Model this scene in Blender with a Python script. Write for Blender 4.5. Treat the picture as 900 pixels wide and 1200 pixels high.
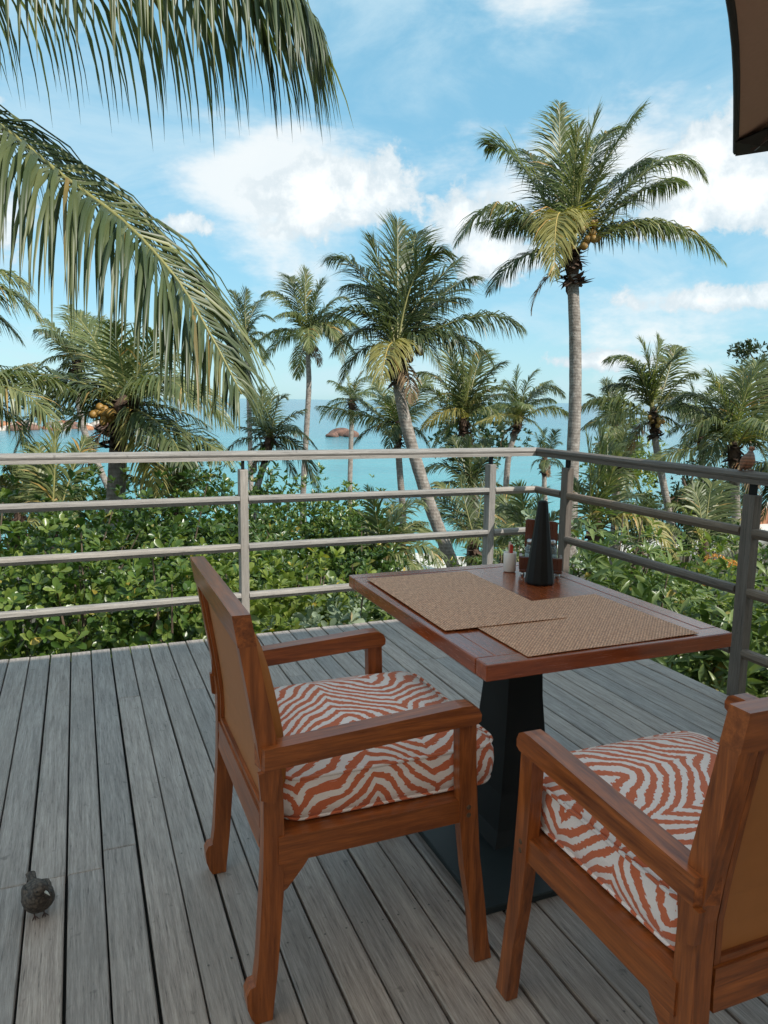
import bpy, bmesh, math, random
import numpy as np
from mathutils import Vector, Matrix, Quaternion
for o in list(bpy.data.objects): bpy.data.objects.remove(o)
SC = bpy.context.scene; COL = SC.collection
rad = math.radians
# ------------------------------------------------------------------ camera
EYE = np.array([0.0, 0.0, 1.37]); FPX = 882.0
PITCH, ROLL, YAW = .1473, .0145, .3863
_fw = np.array([math.sin(YAW)*math.cos(PITCH), math.cos(YAW)*math.cos(PITCH), -math.sin(PITCH)])
_r = np.array([math.cos(YAW), -math.sin(YAW), 0.0]); _u = np.cross(_r, _fw)
_R = math.cos(ROLL)*_r + math.sin(ROLL)*_u; _U = -math.sin(ROLL)*_r + math.cos(ROLL)*_u
cd = bpy.data.cameras.new('camera'); cd.sensor_fit = 'VERTICAL'; cd.sensor_height = 24.0
cd.lens = FPX/1200*24; cd.clip_start = .05; cd.clip_end = 60000
cam = bpy.data.objects.new('camera', cd); COL.objects.link(cam)
cam.matrix_world = Matrix(((_R[0], _U[0], -_fw[0], EYE[0]), (_R[1], _U[1], -_fw[1], EYE[1]), (_R[2], _U[2], -_fw[2], EYE[2]), (0, 0, 0, 1)))
SC.camera = cam
def px(x, y, k):                       # photo pixel (900x1200) at camera depth k
    return EYE + k*(_fw + _R*(x-450)/FPX - _U*(y-600)/FPX)
def pdir(x, y):
    d = px(x, y, 1)-EYE; return d/np.linalg.norm(d)
# ------------------------------------------------------------------ node helper
class NT:
    def __init__(s, tree): s.t = tree; s.n = tree.nodes; s.l = tree.links
    def new(s, typ, ins=None, **kw):
        n = s.n.new(typ)
        for k, v in kw.items(): setattr(n, k, v)
        for k, v in (ins or {}).items(): s.set(n.inputs[k], v)
        return n
    def set(s, sock, v):
        if hasattr(v, 'is_output'): s.l.new(v, sock)
        else:
            if isinstance(v, (tuple, list, np.ndarray)) and sock.type == 'RGBA' and len(v) == 3: v = (*v, 1)
            sock.default_value = v
    def m(s, op, a, b=0.0, c=0.0, clamp=False):
        n = s.n.new('ShaderNodeMath'); n.operation = op; n.use_clamp = clamp
        for i, v in enumerate((a, b, c)): s.set(n.inputs[i], v)
        return n.outputs[0]
    def vm(s, op, a, b=(0, 0, 0)):
        n = s.n.new('ShaderNodeVectorMath'); n.operation = op
        s.set(n.inputs[0], a)
        if op == 'SCALE': s.set(n.inputs[3], b)
        else: s.set(n.inputs[1], b)
        return n.outputs['Value' if op in ('DOT_PRODUCT', 'LENGTH') else 'Vector']
    def mix(s, f, a, b, blend='MIX'):
        n = s.n.new('ShaderNodeMix'); n.data_type = 'RGBA'; n.blend_type = blend
        s.set(n.inputs[0], f); s.set(n.inputs[6], a); s.set(n.inputs[7], b)
        return n.outputs[2]
    def noise(s, vec, scale, detail=4, rough=.55, dist=0.0):
        n = s.new('ShaderNodeTexNoise', {'Scale': scale, 'Detail': detail, 'Roughness': rough, 'Distortion': dist})
        if vec is not None: s.set(n.inputs['Vector'], vec)
        return n.outputs['Fac']
    def ss(s, v, lo, hi, a=0.0, b=1.0):
        n = s.n.new('ShaderNodeMapRange'); n.interpolation_type = 'SMOOTHSTEP'
        for i, q in enumerate((v, lo, hi, a, b)): s.set(n.inputs[i], q)
        return n.outputs[0]
    def ramp(s, f, stops):
        n = s.n.new('ShaderNodeValToRGB'); e = n.color_ramp.elements
        while len(e) < len(stops): e.new(.5)
        for el, (p, c) in zip(e, stops): el.position = p; el.color = (*c, 1)
        s.set(n.inputs[0], f); return n.outputs[0]
# ------------------------------------------------------------------ sky and sun
SUN_EL, SUN_AZ = rad(43), math.atan2(.574, -.819)
w = bpy.data.worlds.new('World'); SC.world = w; w.use_nodes = True
T = NT(w.node_tree); T.n.clear()
sky = T.new('ShaderNodeTexSky', sky_type='NISHITA', sun_disc=False, sun_elevation=SUN_EL, sun_rotation=SUN_AZ, altitude=10, air_density=1.0, dust_density=.3, ozone_density=1.0)
d = T.vm('NORMALIZE', T.new('ShaderNodeTexCoord').outputs['Generated'])
dz = T.new('ShaderNodeSeparateXYZ', {0: d}).outputs[2]
skyc = T.mix(.8, T.mix(1.0, sky.outputs[0], (.9, 1.05, 1.0), 'MULTIPLY'), (.74, 1.78, 2.44))
def cumulus(x, y, ax, ay):
    c = pdir(x, y); r = np.cross(c, [0, 0, 1]); r /= np.linalg.norm(r); u = np.cross(r, c)
    a = T.m('DIVIDE', T.vm('DOT_PRODUCT', d, tuple(r)), ax/FPX*.95)
    b0 = T.vm('DOT_PRODUCT', d, tuple(u)); b = T.m('DIVIDE', b0, ay/FPX*.95)
    b = T.m('MULTIPLY', b, T.m('ADD', 1.0, T.m('MULTIPLY', T.m('LESS_THAN', b, 0.0), .35)))
    q = T.m('SUBTRACT', 1.0, T.m('SQRT', T.m('ADD', T.m('MULTIPLY', a, a), T.m('MULTIPLY', b, b))))
    front = T.m('GREATER_THAN', T.vm('DOT_PRODUCT', d, tuple(c)), .2)
    return T.m('ADD', T.m('MULTIPLY', q, front), T.m('MULTIPLY', T.m('SUBTRACT', 1.0, front), -1.0)), b
mask = None; bsum = None
for spec in ((372, 240, 72, 66), (432, 242, 68, 54), (212, 262, 36, 20), (548, 262, 62, 46), (585, 300, 60, 40), (868, 215, 110, 84), (800, 262, 60, 30), (830, 352, 100, 20), (700, 425, 90, 16), (-90, 230, 120, 70), (1060, 190, 150, 90)):
    q, b = cumulus(*spec)
    mask = q if mask is None else T.m('SMOOTH_MAX', mask, q, .12)
n1 = T.noise(d, 10.0, 10, .6, .3); n2 = T.noise(T.vm('ADD', d, (3.1, 1.7, .4)), 30.0, 8, .62, .2)
den = T.m('ADD', T.m('MULTIPLY', mask, .8), T.m('MULTIPLY', T.m('SUBTRACT', n1, .5), 2.3))
den = T.m('ADD', den, T.m('MULTIPLY', T.m('SUBTRACT', n2, .5), 1.25))
cl = T.ss(den, .02, .30)
# the same kind of cloud all round the sky
wide = T.noise(T.vm('ADD', T.vm('MULTIPLY', d, (1, 1, 2.2)), (3, 8, 6)), 2.4, 7, .6)
cl2 = T.m('MULTIPLY', T.ss(wide, .47, .62), .85)
veil = T.noise(T.vm('ADD', T.vm('MULTIPLY', d, (1.3, 1.0, 3.0)), (.2, .6, .1)), 3.3, 8, .62, .6)
veil = T.m('MULTIPLY', T.ss(veil, .38, .70), .6)
hor = T.m('MULTIPLY', T.ss(dz, .22, .0), .22)
soft = T.m('MAXIMUM', T.m('MAXIMUM', veil, cl2), hor)
shade = T.ss(T.m('ADD', den, T.m('MULTIPLY', T.m('SUBTRACT', n2, .5), .9)), .1, 1.0)
above = T.ss(dz, -.01, .02)
WB = .14
ccol = T.mix(shade, (2.5, 2.85, 3.05), (3.8, 3.9, 3.9))
col = T.mix(T.m('MULTIPLY', T.m('MAXIMUM', veil, hor), above), skyc, (2.25, 2.95, 3.3))
col = T.mix(T.m('MULTIPLY', cl2, above), col, (3.4, 3.5, 3.5))
col = T.mix(T.m('MULTIPLY', T.m('MULTIPLY', cl, above), .92), col, ccol)
bg = T.new('ShaderNodeBackground', {'Color': col, 'Strength': WB})
T.l.new(bg.outputs[0], T.new('ShaderNodeOutputWorld').inputs[0])
ld = bpy.data.lights.new('sun', 'SUN'); ld.energy = 2.55; ld.angle = rad(.53); ld.color = (1, .95, .87)
sun = bpy.data.objects.new('sun', ld); COL.objects.link(sun)
SUND = Vector((math.sin(SUN_AZ)*math.cos(SUN_EL), math.cos(SUN_AZ)*math.cos(SUN_EL), math.sin(SUN_EL)))
sun.rotation_euler = SUND.to_track_quat('Z', 'Y').to_euler(); sun.location = (3, -5, 12)
vs = SC.view_settings; vs.view_transform = 'Standard'; vs.look = 'None'; vs.exposure = 1.05; vs.gamma = 1; vs.use_curve_mapping = False
# ------------------------------------------------------------------ object helpers
def tag(o, label=None, cat=None, group=None, kind=None):
    if label: o['label'] = label
    if cat: o['category'] = cat
    if group: o['group'] = group
    if kind: o['kind'] = kind
    return o
def empty(name, loc=(0, 0, 0), rz=0.0, parent=None):
    o = bpy.data.objects.new(name, None); COL.objects.link(o); o.location = loc; o.rotation_euler = (0, 0, rz)
    o.empty_display_size = .1
    if parent: o.parent = parent
    return o
def link(name, me, parent=None, loc=None):
    o = bpy.data.objects.new(name, me); COL.objects.link(o)
    if parent: o.parent = parent
    if loc is not None: o.location = loc
    return o
def mesh(name, V, F, mats, smooth=False, mi=None):
    me = bpy.data.meshes.new(name)
    me.from_pydata(V.tolist() if isinstance(V, np.ndarray) else V, [], F)
    for m in (mats if isinstance(mats, (list, tuple)) else [mats]): me.materials.append(m)
    if mi is not None: me.polygons.foreach_set('material_index', np.asarray(mi, np.int32))
    if smooth: me.polygons.foreach_set('use_smooth', np.ones(len(me.polygons), bool))
    me.update(); return me
def obj(name, V, F, mats, parent=None, loc=None, smooth=False, mi=None):
    return link(name, mesh(name, V, F, mats, smooth, mi), parent, loc)
def bm_obj(name, bm, mat, parent=None, loc=None, bevel=0.0, seg=2, smooth=False):
    if bevel:
        es = [e for e in bm.edges if len(e.link_faces) == 2 and e.calc_face_angle(0) > rad(25)]
        bmesh.ops.bevel(bm, geom=es, offset=bevel, segments=seg, profile=.5, affect='EDGES', clamp_overlap=True)
    bmesh.ops.recalc_face_normals(bm, faces=bm.faces)
    me = bpy.data.meshes.new(name); bm.to_mesh(me); bm.free(); me.materials.append(mat)
    if smooth: me.polygons.foreach_set('use_smooth', np.ones(len(me.polygons), bool))
    return link(name, me, parent, loc)
def bm_box(x0, x1, y0, y1, z0, z1):
    bm = bmesh.new(); bmesh.ops.create_cube(bm, size=1)
    for v in bm.verts: v.co = Vector(((x0+x1)/2+v.co.x*(x1-x0), (y0+y1)/2+v.co.y*(y1-y0), (z0+z1)/2+v.co.z*(z1-z0)))
    return bm
def bm_prism(poly, a0, a1, axis='y'):
    """polygon in the plane across `axis`, extruded from a0 to a1"""
    bm = bmesh.new()
    mk = {'y': lambda p, a: (p[0], a, p[1]), 'x': lambda p, a: (a, p[0], p[1]), 'z': lambda p, a: (p[0], p[1], a)}[axis]
    A = [bm.verts.new(mk(p, a0)) for p in poly]; B = [bm.verts.new(mk(p, a1)) for p in poly]
    n = len(poly); bm.faces.new(A); bm.faces.new(B[::-1])
    for i in range(n): bm.faces.new((A[i], B[i], B[(i+1) % n], A[(i+1) % n]))
    return bm
def nrm(a): return a/np.maximum(np.linalg.norm(a, axis=-1, keepdims=True), 1e-9)
def spline(P, n):
    P = np.asarray(P, float); m = len(P); Q = np.vstack([2*P[0]-P[1], P, 2*P[-1]-P[-2]])
    out = []
    for t in np.linspace(0, m-1, n):
        i = min(int(t), m-2); f = t-i; a, b, c, e = Q[i], Q[i+1], Q[i+2], Q[i+3]
        out.append(.5*((2*b)+(c-a)*f+(2*a-5*b+4*c-e)*f*f+(3*b-a-3*c+e)*f**3))
    return np.array(out)
def tube(P, r, sides=8, cap=True):
    P = np.asarray(P, float); n = len(P); r = np.broadcast_to(np.asarray(r, float), (n,))
    Tn = nrm(np.gradient(P, axis=0)); V = []; F = []
    ref = np.array([0, 0, 1.0]) if abs(Tn[0][2]) < .9 else np.array([1.0, 0, 0])
    s = nrm(np.cross(Tn[0], ref)); an = np.linspace(0, 2*np.pi, sides, endpoint=False)
    for i in range(n):
        s = nrm(s-Tn[i]*np.dot(s, Tn[i])); b = np.cross(Tn[i], s)
        V += [P[i]+r[i]*(math.cos(a)*s+math.sin(a)*b) for a in an]
    for i in range(n-1):
        for j in range(sides):
            k = (j+1) % sides; F.append((i*sides+j, i*sides+k, (i+1)*sides+k, (i+1)*sides+j))
    if cap: F.append(tuple(range(sides))[::-1]); F.append(tuple(range((n-1)*sides, n*sides)))
    return np.array(V), F
def join(parts):
    V = []; F = []; off = 0
    for v, f in parts:
        V.append(np.asarray(v)); F += [tuple(i+off for i in q) for q in f]; off += len(v)
    return np.vstack(V), F
def lathe(prof, n=24):
    V = []; F = []; m = len(prof)
    for r_, z_ in prof:
        for j in range(n): a = 2*math.pi*j/n; V.append((r_*math.cos(a), r_*math.sin(a), z_))
    for i in range(m-1):
        for j in range(n):
            k = (j+1) % n; F.append((i*n+j, i*n+k, (i+1)*n+k, (i+1)*n+j))
    F.append(tuple(range(n))[::-1]); F.append(tuple(range((m-1)*n, m*n)))
    return np.array(V), F
def ellipsoid_loft(stations, n=16):
    """stations: (centre xyz, radius across y, radius z) along a body axis"""
    V = []; F = []
    for c, ry, rz in stations:
        for j in range(n): a = 2*math.pi*j/n; V.append((c[0], c[1]+ry*math.cos(a), c[2]+rz*math.sin(a)))
    m = len(stations)
    for i in range(m-1):
        for j in range(n):
            k = (j+1) % n; F.append((i*n+j, i*n+k, (i+1)*n+k, (i+1)*n+j))
    F.append(tuple(range(n))[::-1]); F.append(tuple(range((m-1)*n, m*n)))
    return np.array(V), F
# ------------------------------------------------------------------ materials
def newmat(name):
    m = bpy.data.materials.new(name); m.use_nodes = True; t = NT(m.node_tree); t.n.clear()
    out = t.new('ShaderNodeOutputMaterial'); return m, t, out
def pbr(t, out, col, rough=.6, bump=None, bstr=.3, bdist=.01, **kw):
    b = t.new('ShaderNodeBsdfPrincipled'); t.set(b.inputs['Base Color'], col); t.set(b.inputs['Roughness'], rough)
    for k, v in kw.items(): t.set(b.inputs[k.replace('_', ' ')], v)
    if bump is not None:
        bn = t.new('ShaderNodeBump', {'Strength': bstr, 'Distance': bdist, 'Height': bump}); t.l.new(bn.outputs[0], b.inputs['Normal'])
    t.l.new(b.outputs[0], out.inputs[0]); return b
def ocoord(t): return t.new('ShaderNodeTexCoord').outputs['Object']
def orand(t): return t.new('ShaderNodeObjectInfo').outputs['Random']
def plain(name, col, rough=.5, var=.12, scale=20, **kw):
    m, t, o = newmat(name); n = t.noise(ocoord(t), scale, 5)
    c = t.mix(n, tuple(c*(1-var) for c in col), tuple(min(1, c*(1+var)) for c in col))
    pbr(t, o, c, rough, n, .15, .003, **kw); return m
def grain_vec(t, axis, stretch=14.0):
    p = ocoord(t); off = t.m('MULTIPLY', orand(t), 37.0)
    s = [stretch]*3; s['xyz'.index(axis)] = 1.0
    v = t.vm('MULTIPLY', p, tuple(s))
    return t.vm('ADD', v, t.new('ShaderNodeCombineXYZ', {0: off, 1: off, 2: off}).outputs[0]), off
def teak(name, axis, rough=.38, dark=(.095, .022, .007), light=(.46, .130, .030), coat=.0):
    m, t, o = newmat(name); v, off = grain_vec(t, axis)
    a = t.noise(v, 5.0, 6, .6, .4); b = t.noise(v, 22.0, 4, .6)
    f = t.m('ADD', t.m('MULTIPLY', a, .75), t.m('MULTIPLY', b, .25))
    c = t.ramp(f, [(.33, dark), (.52, tuple((x*.55+y*.45) for x, y in zip(dark, light))), (.68, light)])
    c = t.mix(t.m('MULTIPLY', orand(t), .35), c, tuple(x*.6 for x in light))
    r = t.m('ADD', rough, t.m('MULTIPLY', t.m('SUBTRACT', b, .5), .25))
    pbr(t, o, c, r, f, .25, .002, Coat_Weight=coat, Coat_Roughness=.12); return m
def weathered(name, axis, dark, light, rough=.72):
    m, t, o = newmat(name); v, off = grain_vec(t, axis, 22.0)
    p = ocoord(t); po = t.vm('ADD', p, t.new('ShaderNodeCombineXYZ', {0: off, 1: off}).outputs[0])
    a = t.noise(v, 3.5, 7, .62, .5); b = t.noise(v, 11.0, 6, .72); fine = t.noise(t.vm('MULTIPLY', v, (2.2, 2.2, 2.2)), 14.0, 3, .7); blot = t.noise(po, 3.0, 5, .6); spots = t.noise(po, 22.0, 3, .5)
    f = t.m('ADD', t.m('MULTIPLY', a, .4), t.m('ADD', t.m('MULTIPLY', b, .4), t.m('MULTIPLY', fine, .2)))
    c = t.ramp(f, [(.36, dark), (.5, tuple((x+y)/2 for x, y in zip(dark, light))), (.64, light)])
    c = t.mix(t.ss(blot, .5, .75, 0, .45), c, tuple(x*.5 for x in light))
    c = t.mix(t.ss(spots, .66, .76, 0, .5), c, tuple(x*.45 for x in dark))
    c = t.mix(t.ss(b, .40, .30, 0, .85), c, (.03, .027, .025))
    big = t.noise(t.vm('MULTIPLY', po, (1, .5, 1)), 1.3, 4, .6); c = t.mix(t.ss(big, .48, .72, 0, .4), c, tuple(x*.42 for x in light))
    hs = t.new('ShaderNodeHueSaturation', {'Color': c, 'Saturation': t.m('ADD', .75, t.m('MULTIPLY', orand(t), .4)), 'Value': t.m('ADD', .84, t.m('MULTIPLY', orand(t), .30))})
    pbr(t, o, hs.outputs[0], t.m('ADD', rough-.1, t.m('MULTIPLY', blot, .25)), f, .8, .004); return m
def foliage(name, c0, c1, c2, gloss=.4, trans=.3, spec=.4):
    m, t, o = newmat(name)
    g = t.new('ShaderNodeNewGeometry'); ri = g.outputs['Random Per Island']
    c = t.ramp(t.m('FRACT', t.m('ADD', ri, t.m('MULTIPLY', orand(t), .35))), [(.0, c0), (.5, c1), (.93, c2), (.965, c2), (.985, tuple(a*b for a, b in zip(c2, (1.9, 1.15, .9))))])
    n = t.noise(ocoord(t), 2.2, 3); c = t.mix(t.ss(n, .35, .7, 0, .55), c, tuple(x*.62 for x in c1))
    b = t.new('ShaderNodeBsdfPrincipled'); t.set(b.inputs['Base Color'], c); t.set(b.inputs['Roughness'], gloss); t.set(b.inputs['Specular IOR Level'], spec)
    tr = t.new('ShaderNodeBsdfTranslucent', {'Color': t.mix(1.0, c, (1.5, 1.6, .7), 'MULTIPLY')})
    mx = t.new('ShaderNodeMixShader', {0: trans, 1: b.outputs[0], 2: tr.outputs[0]}); t.l.new(mx.outputs[0], o.inputs[0]); return m
def zebra(name):
    m, t, o = newmat(name); p = ocoord(t)
    s = t.new('ShaderNodeSeparateXYZ', {0: p}); X, Y, Z = s.outputs
    wv = t.new('ShaderNodeTexNoise', {'Vector': p, 'Scale': 5.5, 'Detail': 1.5}); wc = t.new('ShaderNodeSeparateXYZ', {0: wv.outputs['Color']}).outputs
    wx = t.m('MULTIPLY', t.m('SUBTRACT', wc[0], .5), .15); wy = t.m('MULTIPLY', t.m('SUBTRACT', wc[1], .5), .12)
    # weave steps make the dyed edge ragged
    jag = t.m('SUBTRACT', t.new('ShaderNodeTexWhiteNoise', {'Vector': t.vm('FLOOR', t.vm('MULTIPLY', p, (30, 210, 210)))}).outputs[0], .5)
    tri = t.m('PINGPONG', t.m('ADD', X, t.m('ADD', wx, .07)), .17)
    v = t.m('ADD', t.m('ADD', Y, t.m('MULTIPLY', Z, 1.0)), wy)
    ph = t.m('ADD', t.m('MULTIPLY', t.m('ADD', v, t.m('MULTIPLY', tri, .95)), 2*math.pi/.040), t.m('MULTIPLY', jag, .85))
    wid = t.m('MULTIPLY', t.m('SUBTRACT', t.noise(p, 9.0, 1), .5), 1.1)
    st = t.ss(t.m('ADD', t.m('SINE', ph), wid), -.06, .06)
    th = t.noise(t.vm('MULTIPLY', p, (900, 250, 250)), 1.0, 2)
    c = t.mix(st, t.mix(th, (.54, .115, .042), (.68, .175, .075)), t.mix(th, (.80, .69, .65), (.93, .83, .80)))
    cr = t.noise(t.vm('MULTIPLY', p, (1.0, 1.0, 2.0)), 7.0, 4, .5, .8)
    pbr(t, o, c, .85, t.m('ADD', t.m('MULTIPLY', t.m('ADD', th, t.m('MULTIPLY', st, -.6)), .12), t.m('MULTIPLY', cr, 1.0)), .55, .014, Sheen_Weight=.15); return m
def woven(name):
    m, t, o = newmat(name); p = ocoord(t); s = t.new('ShaderNodeSeparateXYZ', {0: p}); X, Y, Z = s.outputs
    a = t.m('SINE', t.m('MULTIPLY', X, 2*math.pi/.0105)); b = t.m('SINE', t.m('MULTIPLY', Y, 2*math.pi/.0105))
    ck = t.ss(t.m('MULTIPLY', a, b), -.35, .35)
    n = t.ss(t.noise(t.vm('MULTIPLY', p, (45, 260, 1)), 1.0, 3), .3, .7); n3 = t.ss(t.noise(t.vm('MULTIPLY', p, (260, 45, 1)), 1.0, 3), .3, .7)
    c = t.mix(ck, t.mix(n, (.15, .055, .025), (.58, .28, .145)), t.mix(n3, (.44, .20, .11), (.98, .58, .36)))
    pbr(t, o, c, .62, t.m('ADD', t.m('MULTIPLY', a, b), n), .6, .0015); return m
M = {}
for ax in 'xyz':
    M['teak_'+ax] = teak('teak_'+ax, ax, .33, coat=.1)
    M['rail_'+ax] = weathered('rail_'+ax, ax, (.16, .143, .125), (.42, .385, .345)); M['siderail_'+ax] = weathered('side_rail_shaded_'+ax, ax, (.070, .051, .037), (.22, .170, .130))  # side rails: darker copy of the rail wood, their shade put into its colour
M['table_x'] = teak('table_x', 'x', .24, (.12, .022, .007), (.42, .092, .022), coat=.5); M['table_y'] = teak('table_y', 'y', .24, (.12, .022, .007), (.42, .092, .022), coat=.5)
M['deck'] = weathered('deck_wood', 'y', (.14, .108, .092), (.50, .43, .38), .48)
M['zebra'] = zebra('zebra_fabric'); M['woven'] = woven('woven_mat')
M['pipe'] = plain('piping_fabric', (.40, .10, .045), .8, .25, 60)
M['leather'] = plain('tan_leather', (.36, .13, .035), .5, .10, 30); M['pad'] = plain('orange_pad', (.46, .17, .04), .5, .1, 30)
M['black'] = plain('black_metal', (.010, .010, .010), .6, .2, 12, Specular_IOR_Level=.2); M['plate'] = plain('base_plate_metal', (.02, .027, .028), .5, .3, 9, Specular_IOR_Level=.3)
M['cone'] = plain('cone_black', (.006, .006, .006), .5, .2, 15, Specular_IOR_Level=.25); M['white'] = plain('white_ceramic', (.72, .68, .64), .35, .04, 10)
M['red'] = plain('red_paper', (.55, .045, .02), .5, .1, 40); M['paper'] = plain('pink_paper', (.74, .58, .52), .6, .08, 40); M['brownpaper'] = plain('brown_paper', (.30, .12, .06), .6, .1, 40)
M['darkwood'] = teak('dark_red_wood', 'z', .3, (.06, .015, .008), (.16, .04, .018), coat=.3)
M['metal'] = plain('steel', (.45, .45, .45), .3, .1, 30, Metallic=1.0)
mm, t, o = newmat('jar_glass'); pbr(t, o, (.55, .70, .72), .06, Transmission_Weight=.85, IOR=1.45); M['glass'] = mm
M['salt'] = plain('salt', (.7, .72, .72), .8, .05, 60)
M['canvas'] = plain('parasol_canvas', (.48, .29, .21), .85, .08, 60); M['hem'] = plain('parasol_hem', (.028, .022, .020), .8, .1, 60); M['rib'] = plain('parasol_rib_wood', (.05, .022, .013), .45, .25, 40)
M['roof'] = plain('roof_timber', (.12, .075, .05), .8, .3, 8)
M['frond'] = foliage('frond_leaf', (.088, .114, .042), (.145, .176, .062), (.29, .285, .12), .40, .30)
M['frond_dark'] = foliage('frond_leaf_deep', (.045, .066, .027), (.078, .105, .040), (.14, .155, .062), .40, .26)
M['frond_yellow'] = foliage('frond_leaf_yellowing', (.20, .19, .05), (.30, .26, .075), (.38, .33, .11), .5, .3)
M['frond_dead'] = foliage('frond_leaf_dead', (.12, .075, .04), (.20, .13, .07), (.30, .21, .12), .8, .15)
M['rachis'] = plain('rachis', (.25, .23, .075), .5, .25, 6); M['rachis_yellow'] = plain('rachis_yellowing', (.42, .30, .08), .5, .25, 6)
M['fibre'] = plain('palm_fibre', (.085, .050, .032), .9, .5, 30); M['nut'] = plain('coconut', (.30, .17, .04), .5, .4, 4); M['husk'] = plain('brown_coconut', (.10, .055, .03), .6, .4, 6)
mm, t, o = newmat('palm_trunk'); p = ocoord(t); zz = t.new('ShaderNodeSeparateXYZ', {0: p}).outputs[2]
n = t.noise(p, 9.0, 6, .6); n2 = t.noise(t.vm('MULTIPLY', p, (9, 9, 1.5)), 3.0, 5)
ring = t.m('SINE', t.m('ADD', t.m('MULTIPLY', zz, 2*math.pi/.075), t.m('MULTIPLY', n, 9.0)))
f = t.m('ADD', t.m('MULTIPLY', n, .7), t.m('ADD', t.m('MULTIPLY', ring, .045), t.m('MULTIPLY', n2, .3)))
c = t.ramp(f, [(.25, (.09, .072, .058)), (.5, (.24, .205, .175)), (.72, (.42, .38, .335))]); pbr(t, o, c, .9, f, .8, .03); M['trunk'] = mm
M['leaf_broad'] = foliage('broad_leaf', (.042, .092, .018), (.092, .160, .030), (.23, .285, .065), .30, .25, .5)
M['leaf_dark'] = foliage('dark_leaf', (.028, .066, .014), (.060, .115, .024), (.14, .195, .045), .30, .22, .5)
M['leaf_lime'] = foliage('lime_leaf', (.085, .14, .025), (.16, .215, .042), (.29, .34, .08), .35, .3)
M['leaf_lance'] = foliage('lance_leaf', (.065, .115, .03), (.12, .175, .05), (.24, .29, .10), .32, .28)
M['leaf_grey'] = foliage('grey_leaf', (.12, .17, .10), (.20, .26, .16), (.33, .38, .25), .6, .2)
M['leaf_tree'] = foliage('tree_leaf', (.020, .040, .014), (.040, .065, .022), (.10, .11, .04), .4, .2)
M['petal'] = foliage('orange_petal', (.55, .20, .05), (.65, .30, .08), (.75, .42, .15), .6, .3)
M['stem'] = plain('shrub_stem', (.13, .095, .065), .9, .3, 10)
# ================================================================== SETTING
SEA = -7.0
def ground_z(X, Y):
    s = X*.377+Y*.926; tt = X*.926-Y*.377
    s2 = s-.55*np.maximum(0, tt-4)+.10*np.maximum(0, -tt)
    z = np.interp(s2, [-60, 3, 5, 8, 14, 22, 30, 36, 40, 46, 60, 120], [-1.6, -1.6, -1.7, -2.1, -3.3, -4.9, -6.1, -6.6, -6.95, -7.5, -9, -14])
    return z+.10*np.sin(X*.8+1)*np.cos(Y*.7)+.05*np.sin(X*2.1)*np.sin(Y*1.9+2)
gx = np.concatenate([np.linspace(-400, -40, 10), np.linspace(-38, 80, 90), np.linspace(84, 400, 10)]); gy = np.concatenate([np.linspace(-300, -22, 8), np.linspace(-20, 90, 90), np.linspace(95, 400, 8)])
GX, GY = np.meshgrid(gx, gy); GZ = ground_z(GX, GY)
V = np.stack([GX, GY, GZ], -1).reshape(-1, 3); nx = len(gx); F = [(j*nx+i, j*nx+i+1, (j+1)*nx+i+1, (j+1)*nx+i) for j in range(len(gy)-1) for i in range(nx-1)]
mm, t, o = newmat('ground_soil'); p = ocoord(t); zz = t.new('ShaderNodeSeparateXYZ', {0: p}).outputs[2]
n = t.noise(p, .5, 6); n2 = t.noise(p, 9.0, 5)
soil = t.mix(n, (.045, .05, .022), (.10, .075, .045)); sand = t.mix(n2, (.56, .52, .45), (.70, .66, .59))
c = t.mix(t.ss(t.m('ADD', zz, t.m('MULTIPLY', n, .8)), -5.7, -6.1), soil, sand); pbr(t, o, c, .95, n2, .5, .03)
tag(obj('ground', V, F, mm, smooth=True), kind='structure')
mm, t, o = newmat('sea_water'); p = ocoord(t); s = t.new('ShaderNodeSeparateXYZ', {0: p}).outputs
sd = t.m('ADD', t.m('MULTIPLY', s[0], .377), t.m('MULTIPLY', s[1], .926))
patch = t.noise(t.vm('MULTIPLY', p, (.012, .03, 1)), 1.0, 5)
c = t.ramp(t.m('ADD', t.m('DIVIDE', sd, 900.0), t.m('MULTIPLY', t.m('SUBTRACT', patch, .5), .12)), [(.03, (.13, .40, .39)), (.10, (.075, .31, .33)), (.19, (.05, .22, .27)), (.45, (.04, .17, .23)), (1.0, (.035, .14, .20))])
wn = t.noise(t.vm('MULTIPLY', p, (.5, 1.1, 1)), 1.6, 5, .6); wn2 = t.noise(t.vm('MULTIPLY', p, (.10, .22, 1)), 1.0, 4)
foam = t.ss(t.noise(t.vm('MULTIPLY', p, (.05, .18, 1)), 1.0, 7, .7), .70, .76, 0, .7)
rip = t.noise(t.vm('MULTIPLY', p, (.035, .11, 1)), 1.0, 6, .68); c = t.mix(t.ss(rip, .35, .7, 0, .55), c, t.mix(1.0, c, (.62, .72, .78), 'MULTIPLY')); c = t.mix(foam, c, (.75, .8, .8))
pbr(t, o, c, .16, t.m('ADD', wn, t.m('MULTIPLY', wn2, 2.0)), .55, .35, Specular_IOR_Level=.25)
R_ = 30000.0; rings = [60, 200, 600, 2000, 8000, R_]; V = [(0, 0, SEA)]; F = []
for r_ in rings: V += [(r_*math.cos(a*math.pi/24), r_*math.sin(a*math.pi/24), SEA) for a in range(48)]
for j in range(48): F.append((0, 1+j, 1+(j+1) % 48))
for i in range(len(rings)-1):
    for j in range(48): k = (j+1) % 48; F.append((1+i*48+j, 1+(i+1)*48+j, 1+(i+1)*48+k, 1+i*48+k))
tag(obj('sea', V, F, mm), kind='structure')
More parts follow.
